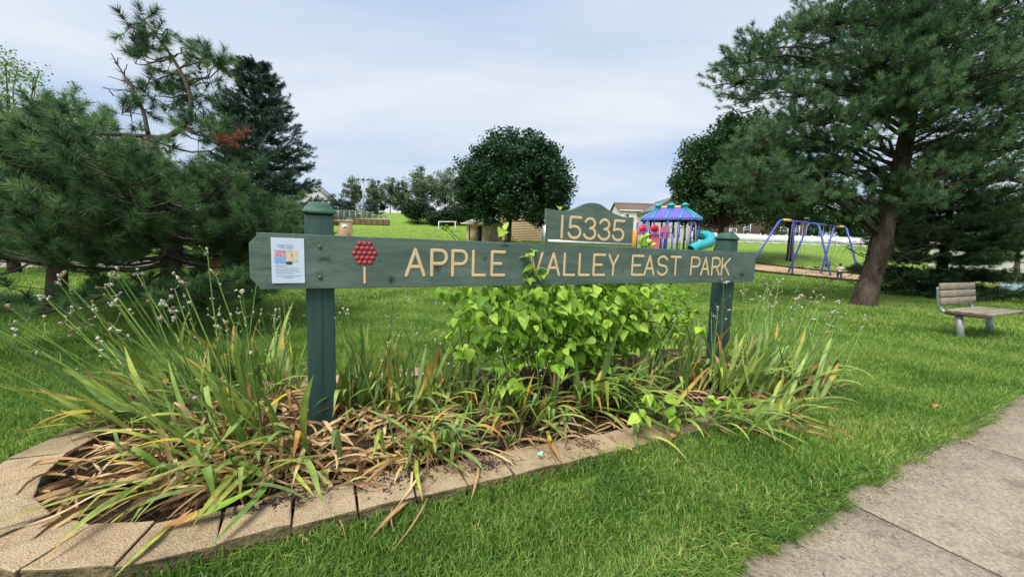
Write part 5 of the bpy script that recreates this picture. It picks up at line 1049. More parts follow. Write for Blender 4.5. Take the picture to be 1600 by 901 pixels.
skinned('shirt', [J[0], J[1], J[2], (0, 0, .83), J[7], J[8], J[11], J[12]], [(0, 1), (1, 2), (2, 3), (2, 4), (4, 5), (2, 6), (6, 7)], [(.125, .095), (.12, .092), (.125, .09), .06, .062, .052, .062, .052], SHIRT, kid)
skinned('trousers', [(0, 0, .54), J[15], J[16], (J[17][0], J[17][1], .10), J[19], J[20], (J[21][0], J[21][1], .11)], [(0, 1), (1, 2), (2, 3), (0, 4), (4, 5), (5, 6)], [(.115, .09), .082, .064, .05, .082, .064, .05], TROU, kid)
skinned('hair', [(0, .03, .94), (0, .03, 1.01), (0, .01, 1.08)], [(0, 1), (1, 2)], [.075, .092, .06], HAIR, kid)
for q in ((.07, -.06, .02), (-.07, .11, .02)): 
    me = G().box((q[0], q[1], .035), (.075, .16, .07)).mesh('shoe'); bevelled('s', me, .02, 2); link('shoe', me, SHOE, kid)

# ------------------------------------------------------------------ bench
M['bench_wood'] = mat('weathered_bench_wood', (.30, .265, .20), .9, (.13, .11, .08), 5, 8, .6, 30, stretch=(.5, 8, 8), lo=.3, hi=.62)
M['bench_end'] = mat('dark_end_wood', (.085, .062, .045), .9, (.05, .036, .026), 8, stretch=(.5, 8, 8))  # darker brown for the battens at the seat ends
b0, b1 = on_ground(1500, 529, .115), on_ground(1546, 520, .12); bc = (b0 + b1) / 2; bc[2] = hz(bc[0], bc[1]); ba = math.atan2(b1[1] - b0[1], b1[0] - b0[0]); hl = np.linalg.norm((b1 - b0)[:2]) / 2
bench = empty('park_bench', bc, ba, label='weathered wooden slat bench on bent grey steel legs by the sidewalk', cat='bench')
for x in (-hl, hl):
    G().tube([[x, -.02, -.1], [x, .02, .18], [x, .06, .41]], [.052, .052, .056], 12).build('leg', M['steel'], bench, smooth=True)
    P3 = np.array([[x, -.26, .425], [x, -.05, .415], [x, .16, .41], [x, .26, .44], [x, .31, .52], [x, .335, .66], [x, .36, .88]]); uu = np.linspace(0, 6, 25); P3 = np.stack([np.interp(uu, range(7), P3[:, k]) for k in range(3)], 1)
    for _ in range(2): P3[1:-1] = (P3[:-2] + 2 * P3[1:-1] + P3[2:]) / 4
    G().tube(P3, .030, 10).build('bent_arm', M['steel'], bench, smooth=True)
SLx = hl + .07
for k in range(4):
    me = G().box((0, -.29 + k * .148, .468), (2 * SLx, .130, .045)).mesh('seat_slat'); bevelled('s', me, .006); link('seat_slat', me, M['bench_wood'], bench)
for k in range(3):
    zc = .625 + k * .135; y_ = .275 + k * .02; me = G().box((0, 0, 0), (2 * SLx, .045, .122)).mesh('back_slat'); bevelled('s', me, .006); o = link('back_slat', me, M['bench_wood'], bench); o.location = (0, y_, zc); o.rotation_euler = (R(-8), 0, 0)
for x in (-hl - .09, hl + .09): G().box((x, -.06, .43), (.05, .55, .028)).build('seat_batten', M['bench_end'], bench)

# ------------------------------------------------------------------ planting in the bed
LEAFM = leaf_object_material('strap_leaf', .32); SHRUBM = leaf_object_material('shrub_leaf', .42); STALKM = leaf_object_material('flower_stalk', .1)
BLOOMM = leaf_object_material('withered_bloom', .15)
r = np.random.default_rng(5)
def across(me, vals):
    a_ = me.attributes.new('across', 'FLOAT', 'POINT'); a_.data.foreach_set('value', np.array(vals, np.float32)); return me
def strap(L, W, e0, e1, pw, fold=None, twist=0.0, k=10, curl=0.0):
    """one strap leaf: centre line rises at e0 degrees and bends over to e1; V-shaped section; tint runs 0 to 1 along it"""
    x = z = y = 0.0; P = []; seg = L / (k - 1); A = []
    for i in range(k):
        u_ = i / (k - 1); e_ = e0 + (e1 - e0) * u_ ** pw
        if fold and u_ > fold[0]: e_ = fold[1]
        P.append([x, y, z]); A.append(e_); x += math.cos(R(e_)) * seg; z += math.sin(R(e_)) * seg; y += curl * seg * math.sin(u_ * 6)
    V = []; T = []
    for i in range(k):
        u_ = i / (k - 1); w = W * min(1.0, .62 + u_ * 1.2) * (1 - max(0, (u_ - .55) / .45) ** 1.8 * .97) / 2
        tw = twist * u_; nx_, nz_ = -math.sin(R(A[i])), math.cos(R(A[i])); dep = w * .42 * (1 - .6 * u_)
        for sgn_, dd in ((-1, dep), (0, 0), (1, dep)):
            oy = sgn_ * w * math.cos(tw); on = sgn_ * w * math.sin(tw); V.append([P[i][0] + nx_ * (on + dd), P[i][1] + oy, P[i][2] + nz_ * (on + dd)]); T.append(u_)
    F = [[3 * i + j, 3 * i + j + 1, 3 * i + 4 + j, 3 * i + 3 + j] for i in range(k - 1) for j in (0, 1)]
    return across(G().add(V, f4=F, tint=T).mesh('leaf', [LEAFM], True), [-1, 0, 1] * k)
POOL = {'up': [], 'arch': [], 'fold': [], 'flat': [], 'dry': [], 'dryup': []}
for _ in range(9):
    U = r.uniform
    POOL['up'].append(strap(U(.48, .80), U(.029, .044), U(74, 88), U(40, 74), 1.6, curl=U(-.06, .06)))
    POOL['arch'].append(strap(U(.45, .72), U(.027, .041), U(62, 80), U(-55, 0), 1.3, twist=U(-.5, .5), curl=U(-.1, .1)))
    POOL['fold'].append(strap(U(.42, .66), U(.027, .043), U(58, 78), U(30, 60), 1.2, (U(.45, .7), U(-85, -40)), twist=U(-.4, .4)))
    POOL['flat'].append(strap(U(.40, .64), U(.029, .043), U(22, 42), U(-32, -16), .75, twist=U(-.6, .6), curl=U(-.2, .2)))
    POOL['dry'].append(strap(U(.28, .52), U(.016, .032), U(15, 45), U(-40, -18), .7, twist=U(-3, 3), curl=U(-.5, .5), k=12))
    POOL['dryup'].append(strap(U(.25, .5), U(.020, .034), U(70, 88), U(20, 60), 1.2, (U(.5, .75), U(-88, -60)), twist=U(-2.5, 2.5), curl=U(-.2, .2), k=12))
GREEN = [(.17, .27, .05), (.14, .24, .055), (.22, .32, .06), (.27, .36, .095), (.18, .27, .085), (.34, .40, .08)]
YEL = [(.36, .38, .045), (.52, .40, .035), (.30, .35, .05)]
DRY = [(.40, .25, .115), (.30, .165, .070), (.46, .31, .16), (.22, .115, .05), (.50, .37, .20)]
STK = [(.095, .185, .035), (.13, .235, .05), (.075, .14, .035), (.17, .26, .06)]
# flower stalks of several lengths, with the little side branches that carry the dead blooms
STALKS = []
for _ in range(14):
    L = r.uniform(.85, 1.24); k = 8; bx_ = r.normal(0, .05); by_ = r.normal(0, .05); zz_ = np.linspace(0, 1, k); c = np.stack([bx_ * zz_ ** 2, by_ * zz_ ** 2, zz_ * L], 1); g = G()
    g.tube(c, np.linspace(.0058, .0032, k), 5, False, tint=0.0); tips = [c[-1]]
    for _b in range(r.integers(1, 4)):
        i = r.integers(5, 8); p = c[min(i, k - 1)]; q = p + np.array([r.normal(0, .035), r.normal(0, .035), r.uniform(.03, .07)]); g.tube([p, (p + q) / 2 + [0, 0, -.008], q], [.0028, .0024, .002], 4, False, tint=0.0); tips.append(q)
    p = c[-1]
    for _b in range(r.integers(1, 3)): q = p + np.array([r.normal(0, .018), r.normal(0, .018), r.uniform(-.01, .03)]); g.tube([p, (p + q) / 2, q + 1e-4], [.0028, .0024, .002], 4, False, tint=0.0); tips.append(q)
    STALKS.append((g.mesh('flower_stalk', [STALKM], True), tips, L))
BLOOMS = []
for s_ in range(8):
    bm = bmesh.new(); bmesh.ops.create_icosphere(bm, subdivisions=2, radius=.0105)
    for v in bm.verts:
        n_ = mnoise.noise_vector(v.co * 130 + Vector((s_ * 9, 0, 0))); v.co = Vector((v.co.x * .8, v.co.y * .8, v.co.z * r.uniform(1.1, 1.5))) + n_ * .006
    me = bpy.data.meshes.new('withered_bloom'); bm.to_mesh(me); bm.free(); me.materials.append(BLOOMM); BLOOMS.append(me)
def rotz_tilt(az, tilt, tdir):
    """turn by az about z, then lean the whole leaf by tilt towards tdir"""
    return Matrix.Rotation(tilt, 4, Vector((-math.sin(tdir), math.cos(tdir), 0))) @ Matrix.Rotation(az, 4, 'Z')
def child(name, me, par, loc, mt, sc, col, alpha):
    o = bpy.data.objects.new(name, me); COL.objects.link(o); o.parent = par
    o.matrix_local = Matrix.Translation(Vector(loc)) @ mt @ Matrix.Scale(sc, 4); o.color = (*col, alpha); return o
def pick(a): return a[int(r.integers(len(a)))]
def clump(px_, py_, lean, leann, up_, arch_, fold_, flat_, dry_, dryup_, stalks, sc, label, bias=None, spread=.10, tip=.24):
    """a daylily / iris clump: every strap leaf, stalk and dead bloom is a piece of its own"""
    p = on_ground(px_, py_, .13); s_, n_ = to_sn(p[0], p[1]); p[2] = float(soil_z(s_, n_)) if bed_dist(s_, n_) < -.1 else hz(p[0], p[1]); e_ = empty('daylily_clump', p, label=label, cat='plant', group='daylily clumps in the flower bed')
    lv = SDIR * lean + NDIR * leann; lm = math.hypot(*lv); ld = math.atan2(lv[1], lv[0])
    for kind, cnt in (('up', up_), ('arch', arch_), ('fold', fold_), ('flat', flat_), ('dry', dry_), ('dryup', dryup_)):
        for _ in range(cnt):
            az = r.uniform(0, 2 * math.pi)
            if bias is not None and kind in ('arch', 'flat', 'fold', 'dry'): az = bias + r.normal(0, .75)
            elif lm > .2 and r.random() < .6: az = ld + r.normal(0, .7)
            off = r.normal(0, spread, 2); tl = 0.0
            if kind in ('up', 'fold'): tl = lm * .6 * r.uniform(.5, 1.3) + abs(r.normal(0, .10))
            col = pick(GREEN); al = 1.6
            if kind in ('dry', 'dryup'): col = pick(DRY); al = 2
            else:
                q = r.random()
                if q < tip * .5: al = r.uniform(.55, 1.0)
                elif q < tip * .8: col = pick(YEL); al = r.uniform(.4, 1.0)
            col = tuple(np.clip(np.array(col) * r.uniform(.8, 1.2), 0, 1))
            dz = r.uniform(.01, .05) if kind in ('flat', 'dry') else -.01
            child('dry_leaf' if kind in ('dry', 'dryup') else 'leaf', pick(POOL[kind]), e_, (off[0], off[1], dz), rotz_tilt(az, tl, ld), sc * r.uniform(.8, 1.15), col, al)
    for _ in range(stalks):
        me, tips, L = pick(STALKS); off = r.normal(0, spread * 1.1, 2); d = np.array([lv[0], lv[1], 1.0]) + np.array([r.normal(0, .13), r.normal(0, .13), 0]) + np.array([off[0], off[1], 0]) * .9
        q = Vector(d).normalized().to_track_quat('Z', 'Y').to_matrix().to_4x4() @ Matrix.Rotation(r.uniform(0, 6.28), 4, 'Z'); sc_ = r.uniform(.85, 1.12) * (sc if sc < 1 else 1) * (.78 if 400 < px_ < 1130 else 1)
        tip3 = np.array(p)[None, :] + np.array([off[0], off[1], 0]) + unit(d)[None, :] * (np.linspace(0, 1, 25) * L * sc_)[:, None]; ts, tn = to_sn(tip3[:, 0], tip3[:, 1])
        if np.any((((ts > .2) & (ts < .46)) | ((ts > 4.68) & (ts < 4.95))) & (tn > -.02) & (tn < .27)) or np.any((tip3[:, 2] > 1.1) & (tip3[:, 2] < 1.53) & (tn > -.04) & (tn < .09) & (ts > -.1) & (ts < 5.25)): continue      # would grow through the sign
        st_ = child('flower_stalk', me, e_, (off[0], off[1], 0), q, sc_, pick(STK), 9)
        for t_ in tips:
            pale = r.random() < .7; col = (np.array([.38, .36, .30]) if pale else np.array([.20, .14, .09])) * r.uniform(.7, 1.15)
            child('withered_bloom', pick(BLOOMS), st_, t_, Matrix.Rotation(r.uniform(0, 6), 4, 'Z') @ Matrix.Rotation(r.uniform(0, 1.4), 4, 'X'), r.uniform(.55, 1.15), col, 9)
FRONT = SANG - math.pi / 2          # towards the viewer, square to the sign
LEFT = SANG + math.pi
#      px   py   lean leann up ar fo fl dr du st sc label
CLUMPS = [
 (215, 655, -.95, -.05, 6, 3, 2, 3, 5, 2, 8, 1.05, 'leftmost daylily clump, its stalks leaning far out over the lawn', None),
 (262, 640, -.72, .05, 8, 3, 2, 2, 6, 3, 10, 1.1, 'daylily clump with long stalks leaning left, second from the left end', None),
 (310, 625, -.50, .05, 9, 3, 3, 2, 6, 4, 10, 1.1, 'daylily clump with pale dead blooms, third from the left end', None),
 (352, 655, -.38, -.05, 8, 3, 3, 1, 8, 4, 8, 1.0, 'daylily clump with dry brown skirt midway between bed end and left post', None),
 (372, 615, -.22, .05, 10, 3, 2, 1, 6, 4, 9, 1.05, 'tall daylily clump behind the brown skirt, left of the left post', None),
 (425, 630, -.12, 0, 10, 3, 3, 1, 8, 5, 8, 1.0, 'upright daylily clump just left of the left sign post', None),
 (440, 590, -.05, .32, 9, 2, 2, 0, 5, 3, 8, .95, 'daylily clump directly behind the left sign post', None),
 (270, 735, -.2, -.2, 0, 3, 2, 9, 14, 1, 0, .85, 'flattened clump of fallen leaves at the front left of the bed', LEFT + .3),
 (370, 745, -.1, -.3, 0, 4, 3, 10, 12, 1, 1, .88, 'flattened clump with broad green leaves drooping over the front stones', FRONT - .5),
 (460, 715, 0, -.3, 1, 4, 2, 7, 12, 2, 0, .95, 'clump of yellowing leaves fallen below the left sign post', FRONT - .9),
 (318, 692, -.45, -.1, 7, 3, 3, 2, 6, 5, 4, .95, 'daylily clump among brown leaves in front of the leaning clumps', None),
 (398, 690, -.2, -.15, 7, 3, 3, 2, 6, 5, 4, .95, 'daylily clump among brown leaves, nearest the left post front', None),
 (545, 640, .05, 0, 8, 5, 4, 1, 5, 4, 6, .95, 'daylily clump with bare stalks just right of the left sign post', None),
 (588, 625, .05, .05, 10, 5, 4, 1, 4, 3, 6, .95, 'bright upright daylily clump in the gap right of the left post', None),
 (625, 640, .15, 0, 8, 8, 5, 2, 6, 2, 4, .9, 'arching bright green clump left of the lime shrub', None),
 (640, 690, .1, -.2, 0, 5, 4, 6, 9, 1, 1, .85, 'sprawling clump of yellow and green leaves near the front stones', FRONT + .2),
 (705, 610, .0, .1, 7, 3, 2, 1, 3, 2, 9, .9, 'thin dark stalked clump at the left edge of the lime shrub', None),
 (672, 640, .05, 0, 6, 4, 3, 1, 3, 2, 5, .9, 'daylily clump in the gap between the arching clump and the shrub', None),
 (730, 625, 0, -.05, 6, 4, 2, 1, 3, 2, 4, .9, 'daylily clump under the left half of the lime shrub', None),
 (805, 630, 0, -.1, 4, 5, 3, 2, 4, 1, 2, .9, 'daylily clump in the shade under the lime shrub', None),
 (700, 690, 0, -.2, 1, 4, 4, 4, 5, 1, 0, .8, 'small clump near the front stones, left of the plastic scrap', FRONT),
 (1040, 640, .2, -.25, 1, 6, 4, 5, 5, 0, 0, .9, 'limp leaved clump behind the low vine', FRONT + .5),
 (760, 650, 0, -.1, 3, 5, 2, 3, 8, 1, 3, .8, 'small clump in the mulch in front of the lime shrub', None),
 (850, 650, 0, -.15, 2, 6, 4, 4, 6, 1, 2, .9, 'drooping blue green clump below the middle of the lime shrub', FRONT + .1),
 (915, 620, .05, -.2, 3, 9, 6, 4, 4, 1, 0, 1.1, 'broad leaved clump spilling forward below the lime shrub', FRONT + .15),
 (955, 625, .15, -.25, 2, 10, 5, 8, 6, 0, 0, 1.15, 'widest leaved clump with long blades lying to the right', FRONT + .75),
 (1000, 600, .05, 0, 8, 5, 3, 1, 5, 3, 7, .95, 'daylily clump at the right foot of the lime shrub', None),
 (1060, 590, .05, .05, 9, 4, 3, 1, 6, 4, 8, 1.0, 'stalky daylily clump left of the right sign post', None),
 (1105, 590, .05, 0, 10, 4, 3, 2, 8, 5, 6, 1.0, 'daylily clump with orange tipped leaves at the right sign post', None),
 (1150, 600, .22, -.05, 12, 6, 4, 2, 6, 2, 9, 1.05, 'full green clump just right of the right sign post', None),
 (1195, 595, .36, -.05, 12, 6, 4, 2, 6, 3, 10, 1.05, 'full daylily clump with many dead blooms leaning right', None),
 (1175, 560, .25, .1, 9, 3, 2, 0, 4, 2, 10, 1.05, 'tall stalked clump at the back, right of the right post', None),
 (1235, 600, .55, -.05, 10, 5, 4, 4, 9, 2, 8, 1.0, 'leaning clump near the right end of the bed', None),
 (1268, 588, .85, 0, 8, 4, 3, 5, 10, 0, 5, 1.0, 'rightmost daylily clump, leaves and stalks leaning over the lawn', None),
 (1130, 645, .3, -.3, 0, 6, 3, 6, 8, 0, 0, .85, 'sprawling clump at the front right corner of the bed', FRONT + .6),
 (1215, 635, .5, -.2, 0, 4, 2, 8, 12, 0, 0, .85, 'low clump of limp leaves at the right end beside the lawn', FRONT + .9),
]
for row in CLUMPS: clump(*row[:4], int(row[4] * 1.4 + 1), int(row[5] * 1.9 + 1), int(row[6] * 1.8 + 1), row[7], row[8], int(row[9] * 1.8 + 1), *row[10:13], bias=row[13])

# lime green shrub under the sign
def heart(L, W, fold, droop, r_):
    pr = [(0, .0), (.06, .30), (.18, .46), (.34, .50), (.52, .42), (.70, .29), (.86, .14), (1.0, .0)]; V = []; T = []
    for u_, w in pr:
        z = -droop * u_ * u_ * L; ww = w * W
        for sg_ in (-1, -.5, 0, .5, 1): V.append([u_ * L, sg_ * ww, z + abs(sg_) * ww * fold - .10 * ww * (sg_ * sg_) + r_.normal(0, .001)]); T.append(.1)
    return across(G().add(V, f4=[[5 * i + j, 5 * i + j + 1, 5 * i + 6 + j, 5 * i + 5 + j] for i in range(7) for j in range(4)], tint=T).mesh('leaf', [SHRUBM], True), [-1, -.5, 0, .5, 1] * 8)
HEART = [heart(.108, .084, r.uniform(.15, .5), r.uniform(.1, .6), r) for _ in range(8)]
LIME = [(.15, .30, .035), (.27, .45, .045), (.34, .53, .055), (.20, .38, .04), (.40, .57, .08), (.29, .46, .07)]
def leafy(root, P, outw, name='leaf', sc=1.0, cols=LIME, pool=HEART):
    for p, o_ in zip(P, outw):
        az = math.atan2(o_[1], o_[0]) + r.normal(0, .7); pitch = r.uniform(-.25, 1.0) - .35 * o_[2]
        mt = Matrix.Rotation(az, 4, 'Z') @ Matrix.Rotation(pitch, 4, 'Y') @ Matrix.Rotation(r.normal(0, .65), 4, 'X')
        col = np.array(pick(cols)) * r.uniform(.8, 1.15)
        child(name, pick(pool), root, Vector(p) - root.location, mt, sc * r.uniform(.5, 1.25), col, 9)
M['stem'] = mat('shrub_stem', (.09, .10, .04), .7, (.06, .06, .03), 10)
base = sn(2.45, .18); base[2] = float(soil_z(2.45, .18)); shrub = empty('lime_shrub', base, label='bright lime green leafy shrub growing under the middle of the sign', cat='shrub')
stems = []; Pf, Of, Pb = [], [], []
for i in range(30):
    s_ = r.uniform(2.0, 2.95); n_ = r.uniform(.0, .45); a_ = sn(s_, n_, float(soil_z(s_, n_))); s2 = 2.5 + (s_ - 2.45) * 2.6 + r.normal(0, .25); s2 = min(max(s2, 1.45), 3.85)
    n2 = r.uniform(-.12, .55); b_ = sn(s2, n2, r.uniform(.80, 1.12) if n2 < .08 else r.uniform(.9, 1.36)); stems.append(curve(a_, b_, .08, 8, .012, r))
for (s_, n_, z_) in ((1.265, .18, 1.60), (1.25, .2, 1.64), (1.78, .18, 1.60), (1.83, .2, 1.65), (3.46, .18, 1.61), (2.335, .15, 1.86), (3.42, .16, 1.57), (1.86, .2, 1.57)): stems.append(curve(sn(2.4, .2, .3), sn(s_, n_, z_), .12, 9, .01, r))
for pts in stems: G().tube(pts, np.linspace(.007, .003, len(pts)), 6, False).build('stem', M['stem'], shrub, True)
# leaves: a hedge-like mass, front face towards the viewer
def mass_h(s): return 1.30 - .22 * abs(s - 2.6) / 1.25
cnt = 0
while cnt < 270:
    s_ = r.normal(2.6, .72)
    if not 1.38 < s_ < 3.92: continue
    low = .34 + .26 * abs(s_ - 2.5) ** 1.3 + r.uniform(0, .1); z_ = r.uniform(low, 1.13); n_ = -.02 - .22 * math.sin(math.pi * np.clip((z_ - low) / (1.25 - low), 0, 1)) * (1 - .35 * abs(s_ - 2.55)) + r.normal(0, .05)
    if z_ > 1.05: n_ = max(n_, .055 + r.uniform(0, .1)) if z_ > 1.13 else n_
    Pf.append(sn(s_, n_, z_)); o_ = unit(np.append(SDIR * (s_ - 2.55) * .5 + NDIR * -1.0, (z_ - .7) * .8)); Of.append(o_); cnt += 1
for pts in stems[30:]:
    for u_ in (-1, -2): Pf.append(pts[u_] + r.normal(0, .02, 3)); Of.append(unit(r.normal(0, 1, 3) + [0, -.5, .2]))
leafy(shrub, Pf, Of)
g = G()
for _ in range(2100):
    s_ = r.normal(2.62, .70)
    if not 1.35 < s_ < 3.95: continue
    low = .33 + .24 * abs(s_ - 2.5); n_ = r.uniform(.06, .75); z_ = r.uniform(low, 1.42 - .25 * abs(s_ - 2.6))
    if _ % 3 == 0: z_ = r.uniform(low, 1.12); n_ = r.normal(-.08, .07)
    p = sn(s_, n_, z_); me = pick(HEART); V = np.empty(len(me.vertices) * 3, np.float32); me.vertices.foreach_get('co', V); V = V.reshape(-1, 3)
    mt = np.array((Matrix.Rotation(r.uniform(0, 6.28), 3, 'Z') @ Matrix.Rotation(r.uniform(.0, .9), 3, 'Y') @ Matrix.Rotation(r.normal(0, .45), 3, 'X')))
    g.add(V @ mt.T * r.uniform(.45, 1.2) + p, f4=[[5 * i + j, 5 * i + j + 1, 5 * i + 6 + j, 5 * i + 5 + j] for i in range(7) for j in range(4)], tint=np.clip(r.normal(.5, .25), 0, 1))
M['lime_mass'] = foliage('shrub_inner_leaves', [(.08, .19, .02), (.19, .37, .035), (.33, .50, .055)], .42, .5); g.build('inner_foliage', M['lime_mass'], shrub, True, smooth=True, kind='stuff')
# smaller shrubs and sprigs of the same kind
def sprig(ps, label, cat='plant', sc=1.0, base=None, n=None):
    b_ = np.array(base if base is not None else ps[0]); e_ = empty('leafy_sprig', b_, label=label, cat=cat)
    for p in ps: G().tube(curve(b_, p, .05, 6, .006, r), np.linspace(.005, .0025, 6), 5, False).build('stem', M['stem'], e_, True)
    P, O = [], []
    for p in ps:
        for _ in range(n or 6): o_ = unit(r.normal(0, 1, 3) * [1, 1, .35]); P.append(np.array(p) + o_ * .02 + [0, 0, r.normal(0, .02)]); O.append(o_)
    leafy(e_, P, O, sc=sc)
sprig([sn(1.95, -.06, 1.40), sn(1.98, -.07, 1.28), sn(1.91, -.07, 1.20), sn(2.08, -.06, 1.25)], 'lime sprig rising in front of the sign, hiding the letter V', sc=.80, base=sn(2.10, -.08, .5), n=5)
sprig([at(795, 592, 2.95), at(782, 600, 2.95), at(805, 603, 2.9), at(790, 575, 3.0)], 'low lime sprig in front of the shrub, left of its middle', base=[*on_ground(795, 640, .15)[:2], .12], sc=.95, n=5)
sprig([at(868, 568, 3.0), at(855, 545, 3.05), at(880, 560, 3.0)], 'low lime sprig in front of the shrub, right of its middle', base=[*on_ground(868, 640, .15)[:2], .12], sc=.9, n=6)
sprig([at(1050, 490, 4.0), at(1075, 500, 4.0), at(1035, 480, 4.05), at(1085, 485, 4.1), at(1060, 520, 3.95), at(1095, 515, 4.05), at(1030, 535, 4.0), at(1065, 465, 4.1), at(1010, 500, 3.9)], 'small lime shrub between the big lime shrub and the right post', 'shrub', 1.0, [*on_ground(1060, 600, .13)[:2], .12], 6)
sprig([at(715, 500, 3.1), at(728, 470, 3.1), at(700, 520, 3.1), at(735, 540, 3.05), at(712, 545, 3.1), at(745, 505, 3.05)], 'thin lime shoots at the left edge of the big lime shrub', 'shrub', .85, [*on_ground(735, 620, .13)[:2], .12], 6)
sprig([at(1010, 620, 2.95), at(1035, 630, 2.9), at(1060, 650, 2.85), at(1090, 640, 2.95), at(1120, 625, 3.05), at(1000, 645, 2.85), at(1150, 630, 3.05)], 'low vine with rounded leaves near the front right of the bed', 'plant', .85, [*on_ground(1070, 650, .1)[:2], .09], 5)

# dead strap leaves lying over the soil, and mulch
def strip_batch(g, n, samp, wl, seed, lift=(.015, .07)):
    rr = np.random.default_rng(seed)
    for _ in range(n):
        s_, n_ = samp(rr)
        if bed_dist(s_, n_) > -.06 or (.2 < s_ < .46 and -.14 < n_ < .06): continue
        L = rr.uniform(.16, .5); W = rr.uniform(*wl); k = 7; az = rr.uniform(0, 6.28) if rr.random() < .7 else rr.normal(SANG + math.pi * .93, .5); p = sn(s_, n_); z0_ = float(soil_z(s_, n_)) + rr.uniform(*lift); V = []
        dx_, dy_ = math.cos(az), math.sin(az); cv = rr.normal(0, .9); tw = rr.normal(0, 2.0); t0 = rr.uniform(0, 3); hz_ = rr.uniform(.0, .07)
        for i in range(k):
            u_ = i / (k - 1); a2 = az + cv * u_; w = W * math.sin(math.pi * min(1, .25 + u_ * .78)) / 2; ang = t0 + tw * u_; q = np.array([p[0] + math.cos(az + cv * u_ * .5) * L * u_, p[1] + math.sin(az + cv * u_ * .5) * L * u_, z0_ + hz_ * math.sin(u_ * 3.14) - .03 * u_])
            sd_ = np.array([-math.sin(a2) * math.cos(ang), math.cos(a2) * math.cos(ang), math.sin(ang) * .8]); V += [q - sd_ * w, q + sd_ * w]
        g.add(V, f4=[[2 * i, 2 * i + 1, 2 * i + 3, 2 * i + 2] for i in range(k - 1)], tint=np.clip(rr.normal(.5, .28), 0, 1))
M['litter'] = foliage('dead_leaf_litter', [(.14, .075, .035), (.29, .165, .075), (.42, .27, .13), (.54, .40, .22), (.42, .37, .10)], .15, .8)
g = G(); strip_batch(g, 500, lambda q: (q.normal(-.25, .55), q.normal(.0, .5)), (.014, .034), 201); strip_batch(g, 220, lambda q: (q.uniform(.1, 1.1), q.uniform(-.75, .1)), (.014, .030), 205); strip_batch(g, 260, lambda q: (q.uniform(.6, 2.2), q.uniform(-.95, .3)), (.010, .022), 202); strip_batch(g, 380, lambda q: (q.uniform(2.2, 5.9), q.uniform(-.95, .7)), (.010, .022), 203)
g.build('dead_leaf_litter', M['litter'], smooth=True, kind='stuff')
g = G(); rr = np.random.default_rng(204); n_ = 26000; s_ = rr.uniform(BS0 - BR, BS1, n_); q_ = rr.uniform(BC - BR, BC + .8, n_); ok = bed_dist(s_, q_) < -.15; s_, q_ = s_[ok], q_[ok]
# some mulch has spilled onto the stones
sp_s = np.concatenate([rr.normal(.12, .11, 220), rr.normal(.72, .12, 240), rr.normal(1.26, .08, 220), rr.normal(2.0, .1, 120)]); sp_n = np.concatenate([rr.normal(-.76, .035, 220), rr.normal(-.79, .05, 240), rr.normal(-.83, .05, 220), rr.normal(-.82, .04, 120)])
zc = np.concatenate([soil_z(s_, q_) + rr.uniform(.0, .012, len(s_)), np.array([stone_top(a) for a in sp_s]) + rr.uniform(.002, .012, len(sp_s)) * 1.0]); s_ = np.concatenate([s_, sp_s]); q_ = np.concatenate([q_, sp_n])
P = np.stack([SA[0] + SDIR[0] * s_ + NDIR[0] * q_, SA[1] + SDIR[1] * s_ + NDIR[1] * q_, zc], 1); m_ = len(P)
a_ = rr.uniform(0, 6.28, m_); el = rr.normal(0, .35, m_); d1 = np.stack([np.cos(a_) * np.cos(el), np.sin(a_) * np.cos(el), np.sin(el)], 1); d2 = unit(np.cross(d1, rr.normal(0, .4, (m_, 3)) + [0, 0, 1])); l_ = rr.uniform(.006, .030, m_)[:, None]; w_ = rr.uniform(.002, .005, m_)[:, None]
V = np.stack([P - d1 * l_, P + d2 * w_, P + d1 * l_, P - d2 * w_], 1).reshape(-1, 3); tt = np.clip(rr.beta(1.3, 3.2, m_), 0, 1); tt[-len(sp_s):] *= .35; g.add(V, f4=np.arange(4 * m_).reshape(-1, 4), tint=np.repeat(tt, 4)); g.build('mulch', M['chips'], kind='stuff')

